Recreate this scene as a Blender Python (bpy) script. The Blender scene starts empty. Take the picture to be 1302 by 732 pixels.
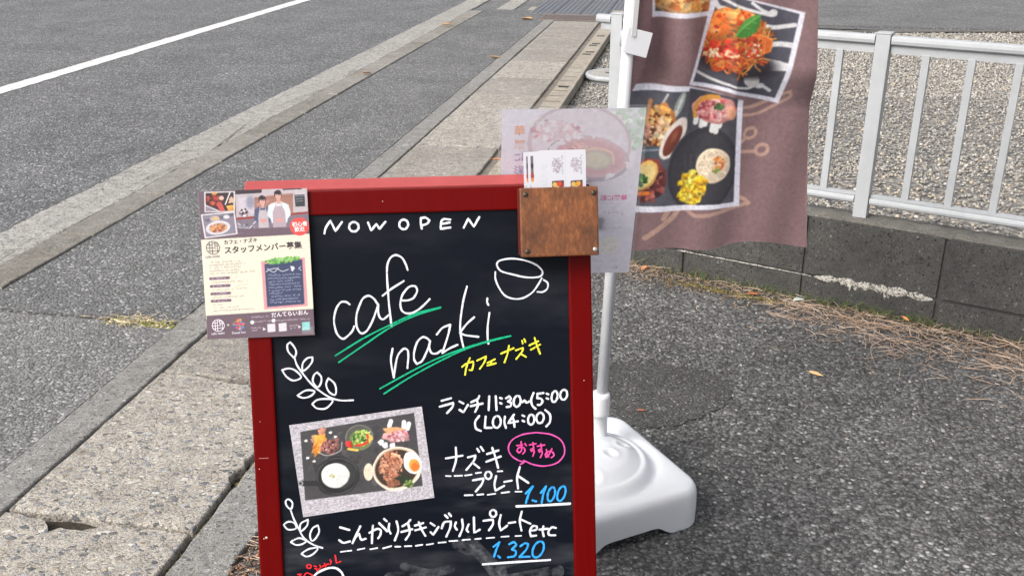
import bpy, bmesh, math, random
import numpy as np
from mathutils import Matrix, Vector

random.seed(7); rng = np.random.default_rng(7)
SC = bpy.context.scene
COL = SC.collection
RAD = math.radians

# ------------------------------------------------------------------ camera
cam_data = bpy.data.cameras.new("camera"); cam = bpy.data.objects.new("camera", cam_data)
COL.objects.link(cam); SC.camera = cam
cam.location = (0, 0, 1.4); cam.rotation_euler = (RAD(90 - 22.2), 0, 0)
cam_data.sensor_width = 36; cam_data.lens = 35.34
cam_data.clip_start = 0.05; cam_data.clip_end = 3000

# ------------------------------------------------------------------ light: bright overcast day
SUN_EL, SUN_AZ = RAD(42), RAD(-128)          # azimuth from +Y towards +X
world = bpy.data.worlds.new("World"); SC.world = world; world.use_nodes = True
wn, wl = world.node_tree.nodes, world.node_tree.links
wn.clear()
sky = wn.new('ShaderNodeTexSky'); sky.sky_type = 'NISHITA'; sky.sun_disc = False
sky.sun_elevation = SUN_EL; sky.sun_rotation = SUN_AZ
sky.air_density = 1.0; sky.dust_density = 6.0; sky.ozone_density = 1.0
hsv = wn.new('ShaderNodeHueSaturation'); hsv.inputs['Saturation'].default_value = 0.35
bg = wn.new('ShaderNodeBackground'); bg.inputs['Strength'].default_value = 0.15
wo = wn.new('ShaderNodeOutputWorld')
wl.new(sky.outputs[0], hsv.inputs['Color']); wl.new(hsv.outputs[0], bg.inputs['Color']); wl.new(bg.outputs[0], wo.inputs['Surface'])
sun_d = bpy.data.lights.new("sun", 'SUN'); sun_d.energy = 1.25; sun_d.angle = RAD(28); sun_d.color = (1.0, 0.96, 0.9)
sun = bpy.data.objects.new("sun", sun_d); COL.objects.link(sun); sun.location = (-4, -1, 8)
sdir = Vector((math.sin(SUN_AZ) * math.cos(SUN_EL), math.cos(SUN_AZ) * math.cos(SUN_EL), math.sin(SUN_EL)))
sun.rotation_euler = sdir.to_track_quat('Z', 'Y').to_euler()
SC.view_settings.view_transform = 'Standard'; SC.view_settings.look = 'None'
SC.view_settings.exposure = 0.72; SC.view_settings.gamma = 1.0; SC.view_settings.use_curve_mapping = False

# ------------------------------------------------------------------ helpers
def lin(c):
    c = np.asarray(c, float)
    return np.where(c <= 0.04045, c / 12.92, ((c + 0.055) / 1.055) ** 2.4)
def rgb(r, g, b):
    v = lin(np.array([r, g, b]) / 255.0); return (float(v[0]), float(v[1]), float(v[2]), 1.0)

def tag(o, label=None, cat=None, group=None, kind=None):
    if label: o['label'] = label
    if cat: o['category'] = cat
    if group: o['group'] = group
    if kind: o['kind'] = kind
    return o
def link(name, me, mat=None, parent=None, loc=None):
    o = bpy.data.objects.new(name, me); COL.objects.link(o)
    if mat is not None and me is not None and len(me.materials) == 0: me.materials.append(mat)
    if parent is not None: o.parent = parent
    if loc is not None: o.location = loc
    return o
def empty(name, loc=(0, 0, 0), rz=0.0):
    o = bpy.data.objects.new(name, None); COL.objects.link(o)
    o.location = loc; o.rotation_euler = (0, 0, rz); o.empty_display_size = 0.1
    return o
def mesh(name, v, f, smooth=False):
    me = bpy.data.meshes.new(name); me.from_pydata([tuple(map(float, p)) for p in v], [], [tuple(int(i) for i in q) for q in f]); me.update()
    if smooth:
        me.polygons.foreach_set('use_smooth', [True] * len(me.polygons))
    return me
def big_mesh(name, V, F, C=None, smooth=False):
    """numpy fast mesh: V (n,3), F (m,k)"""
    V = np.asarray(V, np.float32); F = np.asarray(F, np.int32)
    me = bpy.data.meshes.new(name)
    me.vertices.add(len(V)); me.vertices.foreach_set('co', V.ravel())
    k = F.shape[1]
    me.loops.add(F.size); me.loops.foreach_set('vertex_index', F.ravel())
    me.polygons.add(len(F)); me.polygons.foreach_set('loop_start', np.arange(0, F.size, k, dtype=np.int32))
    try: me.polygons.foreach_set('loop_total', np.full(len(F), k, np.int32))
    except Exception: pass
    if smooth: me.polygons.foreach_set('use_smooth', np.ones(len(F), bool))
    me.update(calc_edges=True); me.validate()
    if C is not None:
        a = me.color_attributes.new('Col', 'FLOAT_COLOR', 'POINT')
        CC = np.ones((len(V), 4), np.float32); CC[:, :3] = C
        a.data.foreach_set('color', CC.ravel())
    return me
def bm_mesh(name, bm, smooth=False):
    me = bpy.data.meshes.new(name); bm.to_mesh(me); bm.free()
    if smooth: me.polygons.foreach_set('use_smooth', [True] * len(me.polygons))
    return me
def box_bm(x0, x1, y0, y1, z0, z1, bevel=0.0, seg=2):
    bm = bmesh.new(); bmesh.ops.create_cube(bm, size=1)
    for v in bm.verts:
        v.co = Vector(((x0 + x1) / 2 + v.co.x * (x1 - x0), (y0 + y1) / 2 + v.co.y * (y1 - y0), (z0 + z1) / 2 + v.co.z * (z1 - z0)))
    if bevel: bmesh.ops.bevel(bm, geom=bm.edges[:], offset=bevel, segments=seg, affect='EDGES', profile=0.6)
    return bm
def box(name, x0, x1, y0, y1, z0, z1, mat, parent=None, bevel=0.0, seg=2):
    return link(name, bm_mesh(name, box_bm(x0, x1, y0, y1, z0, z1, bevel, seg)), mat, parent)
def lathe(name, prof, n=32, smooth=True):
    """prof: list of (r,z)"""
    v, f = [], []
    for r, z in prof:
        for i in range(n):
            a = 2 * math.pi * i / n; v.append((r * math.cos(a), r * math.sin(a), z))
    for j in range(len(prof) - 1):
        for i in range(n):
            f.append((j * n + i, j * n + (i + 1) % n, (j + 1) * n + (i + 1) % n, (j + 1) * n + i))
    f.append(tuple(range(n))[::-1]); f.append(tuple((len(prof) - 1) * n + i for i in range(n)))
    return mesh(name, v, f, smooth)
def tube(name, pts, rad, n=8, smooth=True):
    pts = [Vector(p) for p in pts]; v, f = [], []
    for i, p in enumerate(pts):
        d = (pts[min(i + 1, len(pts) - 1)] - pts[max(i - 1, 0)]).normalized()
        a = d.cross(Vector((0, 0, 1)) if abs(d.z) < 0.9 else Vector((0, 1, 0))).normalized(); b = d.cross(a)
        r = rad[i] if isinstance(rad, (list, tuple)) else rad
        for k in range(n):
            t = 2 * math.pi * k / n; v.append(p + a * (r * math.cos(t)) + b * (r * math.sin(t)))
    for j in range(len(pts) - 1):
        for k in range(n): f.append((j * n + k, j * n + (k + 1) % n, (j + 1) * n + (k + 1) % n, (j + 1) * n + k))
    f.append(tuple(range(n))[::-1]); f.append(tuple((len(pts) - 1) * n + k for k in range(n)))
    return mesh(name, v, f, smooth)

# ------------------------------------------------------------------ materials
class NT:
    def __init__(s, name):
        s.m = bpy.data.materials.new(name); s.m.use_nodes = True
        s.n, s.l = s.m.node_tree.nodes, s.m.node_tree.links
        s.b = s.n['Principled BSDF']; s.out = s.n['Material Output']
    def add(s, t, **kw):
        nd = s.n.new(t)
        for k, v in kw.items():
            if k.startswith('i_'):
                key = k[2:]; key = int(key) if key.isdigit() else key.replace('_', ' ')
                nd.inputs[key].default_value = v
            else: setattr(nd, k, v)
        return nd
    def pos(s):
        return s.add('ShaderNodeNewGeometry').outputs['Position']
    def obj(s):
        return s.add('ShaderNodeTexCoord').outputs['Object']
    def noise(s, co, scale, detail=4, rough=0.6, out='Fac'):
        nd = s.add('ShaderNodeTexNoise'); nd.inputs['Scale'].default_value = scale
        nd.inputs['Detail'].default_value = detail; nd.inputs['Roughness'].default_value = rough
        s.l.new(co, nd.inputs['Vector']); return nd.outputs[out]
    def vor(s, co, scale, feature='F1', out='Distance', rnd=1.0):
        nd = s.add('ShaderNodeTexVoronoi', feature=feature); nd.inputs['Scale'].default_value = scale
        nd.inputs['Randomness'].default_value = rnd
        s.l.new(co, nd.inputs['Vector']); return nd.outputs[out]
    def ramp(s, fac, stops, interp='LINEAR'):
        nd = s.add('ShaderNodeValToRGB'); cr = nd.color_ramp; cr.interpolation = interp
        while len(cr.elements) < len(stops): cr.elements.new(0.5)
        for e, (p, c) in zip(cr.elements, stops):
            e.position = p; e.color = c if len(c) == 4 else (*c, 1)
        s.l.new(fac, nd.inputs['Fac']); return nd.outputs['Color']
    def mix(s, fac, a, b, mode='MIX'):
        nd = s.add('ShaderNodeMix', data_type='RGBA', blend_type=mode)
        for sock, val in ((nd.inputs[0], fac), (nd.inputs[6], a), (nd.inputs[7], b)):
            if isinstance(val, (int, float)): sock.default_value = val
            elif isinstance(val, (tuple, list)): sock.default_value = val if len(val) == 4 else (*val, 1)
            else: s.l.new(val, sock)
        return nd.outputs[2]
    def math(s, op, a, b=0.0, clamp=False):
        nd = s.add('ShaderNodeMath', operation=op); nd.use_clamp = clamp
        for sock, val in ((nd.inputs[0], a), (nd.inputs[1], b)):
            if isinstance(val, (int, float)): sock.default_value = val
            else: s.l.new(val, sock)
        return nd.outputs[0]
    def bump(s, h, strength=0.5, dist=0.01, prev=None):
        nd = s.add('ShaderNodeBump'); nd.inputs['Strength'].default_value = strength; nd.inputs['Distance'].default_value = dist
        s.l.new(h, nd.inputs['Height'])
        if prev is not None: s.l.new(prev, nd.inputs['Normal'])
        return nd.outputs['Normal']
    def fin(s, color=None, rough=None, normal=None, **kw):
        for key, val in (('Base Color', color), ('Roughness', rough), ('Normal', normal)):
            if val is None: continue
            if isinstance(val, (int, float)): s.b.inputs[key].default_value = val
            elif isinstance(val, (tuple, list)): s.b.inputs[key].default_value = val if len(val) == 4 else (*val, 1)
            else: s.l.new(val, s.b.inputs[key])
        for k, v in kw.items(): s.b.inputs[k.replace('_', ' ')].default_value = v
        return s.m
def G(v): return (v, v, v, 1)

def asphalt(name, lo, hi, light, scale, tint=(1, 1, 1), patch=0.35, white=0.07, bump=0.8):
    t = NT(name); p = t.pos()
    cell = t.vor(p, scale, out='Color'); d = t.vor(p, scale)
    sep = t.add('ShaderNodeSeparateColor'); t.l.new(cell, sep.inputs[0])
    base = t.ramp(sep.outputs[0], [(0, G(lo)), (0.55, G((lo + hi) / 2)), (0.86, G(hi)), (1 - white, G(hi)), (min(0.999, 1 - white * 0.35), G(light))])
    fine = t.noise(p, scale * 2.3, 3, 0.7)
    base = t.mix(0.7, base, t.ramp(fine, [(0.25, G(0.45)), (0.75, G(1.35))]), 'MULTIPLY')
    gap = t.ramp(d, [(0.35, G(1)), (0.75, G(0.35))])
    base = t.mix(0.8, base, gap, 'MULTIPLY')
    big = t.noise(p, 1.7, 5, 0.65)
    base = t.mix(1.0, base, t.ramp(big, [(0.3, G(1 - patch)), (0.7, G(1 + patch))]), 'MULTIPLY')
    med = t.noise(p, 14, 4, 0.6)
    base = t.mix(1.0, base, t.ramp(med, [(0.3, G(0.85)), (0.7, G(1.15))]), 'MULTIPLY')
    base = t.mix(1.0, base, (*tint, 1), 'MULTIPLY')
    h = t.math('SUBTRACT', t.math('MULTIPLY', fine, 0.5), d)
    return t.fin(base, 0.85, t.bump(h, bump, 0.6 / scale))

def aggregate(name, cols, mortar, scale, bump=0.7, dirt=0.35, dirtcol=(0.25, 0.22, 0.18), cover=0.5, grit_amt=1.0, stretch=1.35):
    """washed pebble concrete: pebbles of mixed colours and sizes in a gritty mortar"""
    t = NT(name); p0 = t.pos()
    mp = t.add('ShaderNodeMapping'); mp.inputs['Rotation'].default_value = (0, 0, 0.9); mp.inputs['Scale'].default_value = (1, stretch, 1); t.l.new(p0, mp.inputs['Vector']); p = mp.outputs[0]
    wob = t.add('ShaderNodeVectorMath', operation='ADD'); t.l.new(p, wob.inputs[0])
    ns = t.add('ShaderNodeTexNoise'); ns.inputs['Scale'].default_value = scale * 1.1; ns.inputs['Detail'].default_value = 3; t.l.new(p, ns.inputs['Vector'])
    sc = t.add('ShaderNodeVectorMath', operation='SCALE'); sc.inputs['Scale'].default_value = 1.1 / scale
    t.l.new(ns.outputs['Color'], sc.inputs[0]); t.l.new(sc.outputs[0], wob.inputs[1]); q = wob.outputs[0]
    def layer(k, off):
        cell = t.vor(q, scale * k, out='Color'); d = t.vor(q, scale * k)
        sep = t.add('ShaderNodeSeparateColor'); t.l.new(cell, sep.inputs[0])
        n = len(cols)
        c = t.ramp(sep.outputs[off % 3], [(i / n, c_) for i, c_ in enumerate(cols)], 'CONSTANT')
        c = t.mix(1.0, c, t.ramp(sep.outputs[(off + 1) % 3], [(0, G(0.65)), (1, G(1.3))]), 'MULTIPLY')
        rad_ = t.math('MULTIPLY', t.math('SUBTRACT', sep.outputs[(off + 2) % 3], 1 - cover), 1.1, True)
        m = t.math('MULTIPLY', t.math('SUBTRACT', rad_, t.math('MULTIPLY', d, 0.85)), 9.0, True)
        return c, m
    c1, m1 = layer(1.0, 0); c2, m2 = layer(1.9, 1); c3, m3 = layer(3.3, 2)
    g1 = t.noise(p, scale * 2.6, 4, 0.75); g2 = t.vor(p, scale * 3.0)
    base = t.mix(1.0, mortar, t.ramp(g1, [(0.3, G(1 - 0.6 * grit_amt)), (0.5, G(1.0)), (0.72, G(1 + 0.5 * grit_amt))]), 'MULTIPLY')
    base = t.mix(m3, base, c3); base = t.mix(m2, base, c2); base = t.mix(m1, base, c1)
    big = t.noise(p0, 2.3, 6, 0.7)
    base = t.mix(t.ramp(big, [(0.40, G(0)), (0.75, G(dirt))]), base, (*dirtcol, 1), 'MIX')
    med = t.noise(p0, 19, 5, 0.7)
    base = t.mix(1.0, base, t.ramp(med, [(0.28, G(0.70)), (0.72, G(1.22))]), 'MULTIPLY')
    h = t.math('ADD', t.math('ADD', t.math('MULTIPLY', m1, 0.9), t.math('MULTIPLY', m2, 0.6)), t.math('ADD', t.math('MULTIPLY', g1, 0.7), t.math('MULTIPLY', m3, 0.4)))
    return t.fin(base, 0.85, t.bump(h, bump, 0.45 / scale))

M = {}
M['road'] = asphalt('road_asphalt', 0.095, 0.22, 0.45, 95, (0.98, 0.98, 1.01), 0.20, 0.10, 0.8)
M['walk'] = asphalt('walk_asphalt', 0.10, 0.21, 0.42, 110, (1.0, 1.0, 1.0), 0.22, 0.08, 0.7)
M['drive'] = asphalt('drive_asphalt', 0.05, 0.20, 0.38, 105, (1.02, 1.0, 0.975), 0.42, 0.05, 1.0)
M['walk_near'] = asphalt('walk_asphalt_old', 0.13, 0.27, 0.46, 120, (1.0, 0.99, 0.97), 0.18, 0.08, 0.8)
M['patch'] = asphalt('patch_asphalt', 0.04, 0.10, 0.22, 160, (1.03, 1.0, 0.96), 0.30, 0.06, 0.8)
M['farlot'] = asphalt('lot_asphalt', 0.085, 0.19, 0.35, 60, (1, 1, 1.02), 0.15, 0.06, 0.6)
PEB = [G(0.34), (0.42, 0.37, 0.30, 1), (0.24, 0.25, 0.27, 1), (0.50, 0.46, 0.40, 1), (0.33, 0.29, 0.24, 1), (0.19, 0.20, 0.22, 1), (0.47, 0.40, 0.31, 1), G(0.40), (0.28, 0.29, 0.31, 1), (0.55, 0.51, 0.45, 1)]
M['slab'] = aggregate('slab_concrete', PEB + [(.62, .59, .54, 1), (.58, .56, .52, 1), (.15, .155, .165, 1)], (0.44, 0.402, 0.35, 1), 62, 1.0, 0.4, (0.27, 0.24, 0.20), .58, 1.4)
M['slab_b'] = aggregate('slab_concrete_grey', PEB, (0.35, 0.323, 0.285, 1), 66, 1.0, 0.6, (0.20, 0.18, 0.15), .54, 1.4)
M['strip'] = aggregate('strip_concrete', [G(.2), G(.32), G(.14), G(.46), G(.26), (.34, .31, .27, 1)], (0.29, 0.28, 0.262, 1), 90, 1.0, 0.45, (0.18, 0.17, 0.15), .56, 1.3)
M['kerb'] = aggregate('kerb_concrete', [G(.22), G(.3), G(.17), G(.38), (.3, .27, .22, 1)], (0.30, 0.282, 0.255, 1), 95, 1.0, 0.6, (0.18, 0.16, 0.13), .5, 1.2)
M['kerb_b'] = aggregate('kerb_concrete_dark', [G(.18), G(.30), G(.12), (.26, .23, .19, 1), G(.4)], (0.25, 0.235, 0.205, 1), 95, 1.0, 0.6, (0.15, 0.13, 0.10), .5, 1.2)
M['gutter'] = aggregate('gutter_concrete', [G(.24), G(.34), G(.18), G(.44), (.34, .31, .26, 1)], (0.43, 0.415, 0.38, 1), 70, 1.0, 0.4, (0.24, 0.22, 0.19), .58, 1.4)
M['slotkerb'] = aggregate('slotted_kerb_concrete', [G(.3), (.4, .35, .28, 1), G(.24), (.45, .4, .33, 1)], (0.36, 0.32, 0.26, 1), 110, 0.7, 0.5, (0.22, 0.18, 0.13))
M['wall'] = aggregate('block_concrete', [G(.04), G(.07), G(.03), G(.15), G(.05), (.09, .083, .075, 1), G(.02), G(.11)], (0.068, 0.066, 0.06, 1), 125, 0.8, 0.85, (0.030, 0.030, 0.028), .55)
M['mortar'] = aggregate('wall_mortar', [G(.05), G(.09), G(.03)], (0.06, 0.058, 0.055, 1), 190, 0.6, 0.3, (.05, .05, .045))
M['coping'] = aggregate('wall_top_mortar', [G(.16), G(.24), G(.1), (.22, .19, .15, 1)], (0.17, 0.16, 0.14, 1), 120, 1.0, 0.7, (0.07, 0.065, 0.05))

def simple(name, color, rough=0.5, noise=0.0, nscale=20, bump=0.0, bscale=200, co='pos', **kw):
    t = NT(name); p = t.pos() if co == 'pos' else t.obj()
    c = color
    if noise:
        c = t.mix(1.0, color, t.ramp(t.noise(p, nscale, 5, 0.65), [(0.25, G(1 - noise)), (0.75, G(1 + noise))]), 'MULTIPLY')
    nrm = t.bump(t.noise(p, bscale, 4, 0.6), bump, 0.002) if bump else None
    return t.fin(c, rough, nrm, **kw)
M['paint'] = aggregate('road_paint', [G(.5), G(.66), G(.34), G(.7)], G(.62), 90, .6, .12, (.35, .35, .34), .45, .35)
M['soil'] = simple('ground_soil', (0.16, 0.14, 0.12), 0.95, 0.4, 8, 0.8, 90)
t = NT('joint_dirt'); p = t.pos()
M['joint'] = t.fin(t.mix(t.ramp(t.noise(p, 6, 5, 0.7), [(0.52, G(0)), (0.6, G(1))]), t.mix(1.0, (0.035, 0.028, 0.02, 1), t.ramp(t.noise(p, 120, 4), [(0.3, G(0.4)), (0.7, G(1.6))]), 'MULTIPLY'),
                         t.mix(t.noise(p, 60, 3), (0.035, 0.04, 0.012, 1), (0.12, 0.11, 0.03, 1))), 0.95, t.bump(t.noise(p, 260, 4), 0.9, 0.004))
M['moss'] = t = simple('moss', (0.12, 0.10, 0.02), 0.95, 0.5, 80, 0.9, 500)
t = NT('gravel_bed'); p = t.pos(); cc = t.vor(p, 34, out='Color'); dd = t.vor(p, 34)
sp = t.add('ShaderNodeSeparateColor'); t.l.new(cc, sp.inputs[0])
M['gravelbed'] = t.fin(t.mix(1.0, t.ramp(sp.outputs[0], [(0, G(.12)), (.5, (.24, .22, .195, 1)), (1, (.38, .355, .32, 1))]), t.ramp(dd, [(0.2, G(1)), (.7, G(.55))]), 'MULTIPLY'), 0.9, t.bump(t.math('MULTIPLY', dd, -1), 1.0, 0.02))
def attr_mat(name, rough=0.9, bump=0.0, bscale=300, **kw):
    t = NT(name); a = t.add('ShaderNodeAttribute'); a.attribute_name = 'Col'
    nrm = t.bump(t.noise(t.pos(), bscale, 3, 0.6), bump, 0.002) if bump else None
    return t.fin(a.outputs['Color'], rough, nrm, **kw)
M['stone'] = attr_mat('stone_chips', 0.85, 0.5, 180)
M['straw'] = attr_mat('dry_straw', 0.85)
M['grass'] = attr_mat('grass_blades', 0.7)
t = NT('fence_metal'); p = t.pos()
M['fence'] = t.fin(t.mix(1.0, (0.375, 0.39, 0.405, 1), t.ramp(t.noise(p, 9, 5, 0.7), [(0.3, G(.9)), (0.72, G(1.06))]), 'MULTIPLY'), 0.42, t.bump(t.noise(p, 120, 3), 0.05, 0.002), Metallic=0.0, Specular_IOR_Level=0.3)
M['fence_gap'] = simple('rail_recess', (0.05, 0.05, 0.05), 0.8)
M['iron'] = simple('grating_steel', (0.16, 0.165, 0.18), 0.55, 0.25, 12, 0.2, 100, Metallic=0.4)
M['iron_dark'] = simple('grating_dark', (0.02, 0.02, 0.02), 0.9)
M['rust'] = simple('grating_worn', (0.17, 0.135, 0.12), 0.7, 0.3, 20, 0.2, 150)
M['lid'] = aggregate('lid_concrete', [G(.3), (.4, .37, .33, 1), G(.24)], (0.35, 0.33, 0.3, 1), 90, 0.5, 0.3, (.25, .23, .2))
M['pvc'] = simple('lid_plastic', (0.33, 0.34, 0.35), 0.5, 0.15, 30)
# sign board
t = NT('red_lacquer'); p = t.obj()
st = t.add('ShaderNodeMapping'); st.inputs['Scale'].default_value = (90, 6, 90); t.l.new(p, st.inputs['Vector'])
gr = t.noise(st.outputs[0], 1.0, 5, 0.6)
M['red'] = t.fin(t.mix(1.0, (0.105, 0.0002, 0.0002, 1), t.ramp(gr, [(0.3, G(.93)), (0.7, G(1.05))]), 'MULTIPLY'), t.math('ADD', t.math('MULTIPLY', gr, 0.15), 0.33), t.bump(gr, 0.05, 0.001), Specular_IOR_Level=0.10)
M['red_sky_sheen'] = simple('red_lacquer_sky_sheen', (0.36, 0.062, 0.06), 0.35, 0.12, 25, co='obj')  # sky reflection on the rear top rail, painted in as a paler red
t = NT('chalkboard_black'); p = t.obj()
mp = t.add('ShaderNodeMapping'); mp.inputs['Rotation'].default_value = (0, 0, RAD(35)); mp.inputs['Scale'].default_value = (3.0, 13, 6); t.l.new(p, mp.inputs['Vector'])
sm = t.noise(mp.outputs[0], 1.0, 6, 0.6); sm2 = t.noise(p, 5, 4, 0.6)
yy = t.add('ShaderNodeSeparateXYZ'); t.l.new(p, yy.inputs[0])
wipe = t.math('MULTIPLY', t.ramp(sm, [(0.47, G(0)), (0.68, G(1))]), t.ramp(sm2, [(0.42, G(0.1)), (0.65, G(1))]))
low = t.ramp(yy.outputs[1], [(0.45, G(1)), (0.66, G(0.18))])
M['black'] = t.fin(t.mix(t.math('MULTIPLY', t.math('MULTIPLY', wipe, low), 1.0), (0.0026, 0.0042, 0.0082, 1), (0.085, 0.09, 0.105, 1)), t.math('ADD', t.math('MULTIPLY', sm, 0.2), 0.34), t.bump(t.noise(p, 400, 3), 0.05, 0.001), Specular_IOR_Level=0.12)
INK = {}
_t = NT('wiped_residue'); _t.l.new(_t.math('MULTIPLY', _t.ramp(_t.noise(_t.obj(), 45, 5, .7), [(.40, G(0)), (.7, G(1))]), .13), _t.b.inputs['Alpha']); INK['smudge'] = _t.fin((.5, .52, .56), .9)
for k, c in dict(white=(238, 240, 250), green=(24, 176, 128), yellow=(246, 238, 70), pink=(232, 92, 178), pinkb=(255, 84, 170), blue=(56, 168, 250), red=(238, 48, 56)).items():
    _t = NT('chalk_ink_' + k); _p = _t.obj(); _m = _t.add('ShaderNodeMapping'); _m.inputs['Rotation'].default_value = (0, 0, .7); _m.inputs['Scale'].default_value = (420, 150, 1); _t.l.new(_p, _m.inputs['Vector'])
    _t.l.new(_t.ramp(_t.noise(_m.outputs[0], 1.0, 4, .7), [(.30, G(.35)), (.46, G(.92)), (.6, G(1))]), _t.b.inputs['Alpha'])
    INK[k] = _t.fin(_t.mix(1.0, rgb(*c), _t.ramp(_t.noise(_p, 60, 4), [(.3, G(.72)), (.7, G(.92))]), 'MULTIPLY'), 0.75, None, Specular_IOR_Level=.2)
t = NT('varnished_plywood'); p = t.obj()
mp = t.add('ShaderNodeMapping'); mp.inputs['Scale'].default_value = (210, 80, 60); t.l.new(p, mp.inputs['Vector'])
g1 = t.noise(mp.outputs[0], 1.0, 6, 0.72); g2 = t.noise(p, 22, 4, 0.6)
c = t.ramp(g1, [(0.25, (0.062, 0.017, 0.004, 1)), (0.5, (0.135, 0.042, 0.010, 1)), (0.72, (0.24, 0.084, 0.022, 1))])
c = t.mix(1.0, c, t.ramp(g2, [(0.3, G(.62)), (.7, G(1.35))]), 'MULTIPLY')
M['ply'] = t.fin(c, 0.42, t.bump(g1, 0.2, 0.001), Coat_Weight=0.2, Coat_Roughness=0.3)
M['plyedge'] = simple('box_side_red_wood', (0.10, 0.016, 0.010), 0.4, 0.35, 60, co='obj')
M['screw'] = simple('screw_bronze', (0.07, 0.055, 0.04), 0.4, 0.3, 300, Metallic=0.7)
M['screw_b'] = simple('screw_bright', (0.5, 0.47, 0.42), 0.35, Metallic=0.8)
M['print'] = attr_mat('printed_paper', 0.45)
M['paper'] = simple('white_card', G(0.58), 0.55)
t = NT('translucent_print'); a = t.add('ShaderNodeAttribute'); a.attribute_name = 'Col'
t.fin(a.outputs['Color'], 0.25, Coat_Weight=0.5, Coat_Roughness=0.12)
tr = t.add('ShaderNodeBsdfTranslucent'); t.l.new(a.outputs['Color'], tr.inputs['Color'])
mx = t.add('ShaderNodeMixShader'); mx.inputs[0].default_value = 0.45
t.l.new(t.b.outputs[0], mx.inputs[1]); t.l.new(tr.outputs[0], mx.inputs[2]); t.l.new(mx.outputs[0], t.out.inputs['Surface'])
M['poster'] = t.m
t = NT('clear_laminate'); t.fin((0.9, 0.92, 0.95), 0.08, Alpha=0.05, Specular_IOR_Level=0.3); M['laminate'] = t.m
t = NT('flag_cloth'); a = t.add('ShaderNodeAttribute'); a.attribute_name = 'Col'
wv = t.noise(t.obj(), 900, 2, 0.5)
t.fin(a.outputs['Color'], 0.75, t.bump(wv, 0.15, 0.0006), Sheen_Weight=0.15)
tr = t.add('ShaderNodeBsdfTranslucent'); t.l.new(a.outputs['Color'], tr.inputs['Color'])
mx = t.add('ShaderNodeMixShader'); mx.inputs[0].default_value = 0.38
t.l.new(t.b.outputs[0], mx.inputs[1]); t.l.new(tr.outputs[0], mx.inputs[2]); t.l.new(mx.outputs[0], t.out.inputs['Surface'])
M['flag'] = t.m
M['plastic'] = simple('white_plastic', (0.64, 0.65, 0.67), 0.38, 0.04, 12, 0.03, 300, Subsurface_Weight=0.05)
M['pole'] = simple('white_pole', (0.52, 0.53, 0.55), 0.35, 0.05, 20)
t = NT('clip_plastic'); t.fin((0.5, 0.51, 0.54), 0.3, Alpha=0.7); M['clip'] = t.m
M['whiteband'] = simple('white_band_cloth', G(0.55), 0.8)

# ------------------------------------------------------------------ ground sheets
RD = RAD(10.6)                                   # the street runs 10.6 degrees right of the camera's heading
SV = np.array([math.sin(RD), math.cos(RD)]); TV = np.array([math.cos(RD), -math.sin(RD)])
def P(s, t, z=0.0):
    q = SV * s + TV * t; return (q[0], q[1], z)
def sheet(name, pts, z, mat, kind='structure', thick=0.0):
    n = len(pts); v = [(a, b, z) for a, b in pts]
    f = [tuple(range(n))]
    if thick:
        v += [(a, b, z - thick) for a, b in pts]
        f += [(i, i + n, (i + 1) % n + n, (i + 1) % n) for i in range(n)]
    me = mesh(name, v, f)
    bm = bmesh.new(); bm.from_mesh(me); bmesh.ops.recalc_face_normals(bm, faces=bm.faces); bm.to_mesh(me); bm.free()
    if me.polygons[0].normal.z < 0: me.flip_normals()
    return tag(link(name, me, mat), kind=kind)
def strip(name, s0, s1, t0, t1, z, mat, thick=0.0, kind='structure'):
    return sheet(name, [P(s0, t0)[:2], P(s0, t1)[:2], P(s1, t1)[:2], P(s1, t0)[:2]], z, mat, kind, thick)
S0, S1 = -6.0, 60.0
sheet('ground', [(-900, -900), (900, -900), (900, 900), (-900, 900)], -0.12, M['soil'])
strip('road', -40, 400, -30, -2.885, 0.0, M['road'], 0.05)
strip('sidewalk', 2.845, 11.6, -2.461, -1.683, 0.004, M['walk'], 0.05)
strip('near_sidewalk', -40, 2.828, -2.461, -1.683, 0.002, M['walk_near'], 0.05)
strip('far_pavement', 11.0, 90, -2.9, 8.0, -.008, M['walk'], .04)
strip('joint_bed', -6, 11.0, -2.90, -0.86, -0.022, M['joint'])
# painted edge line with worn, slightly uneven edges
v, f = [], []
ss = np.linspace(-40, 120, 1600)
for i, s in enumerate(ss):
    v.append(P(s, -4.95 + random.uniform(-.006, .006), 0.004)); v.append(P(s, -4.79 + random.uniform(-.006, .006), 0.004))
    if i: k = 2 * i; f.append((k - 2, k - 1, k + 1, k))
tag(link('road_line', mesh('road_line', v, f), M['paint']), kind='structure')
# driveway asphalt in front of the block wall (dark and coarse)
WP = np.array([1.044, 3.327]); WD = np.array([0.85, -0.525]); WD = WD / np.linalg.norm(WD); WN = np.array([-WD[1], WD[0]])  # WN points behind the wall
def W(a, d=0.0): q = WP + WD * a + WN * d; return (q[0], q[1])
sheet('driveway', [P(-6, -0.925)[:2], P(3.95, -0.925)[:2], W(-1.02, 0.05), W(6, 0.05), (6.2, -6)], 0.0, M['drive'], thick=0.05)
# a round repair patch in the driveway
v = [(0.40, 2.66, 0.004)]; n = 72
for i in range(n):
    a = 2 * math.pi * i / n; r = 1 + 0.06 * math.sin(3 * a + 1) + random.uniform(-.035, .035)
    v.append((0.40 + 0.235 * r * math.cos(a), 2.62 + 0.20 * r * math.sin(a), 0.0035))
tag(link('asphalt_patch', mesh('asphalt_patch', v, [(0, 1 + i, 1 + (i + 1) % n) for i in range(n)]), M['patch']), kind='structure')

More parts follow.
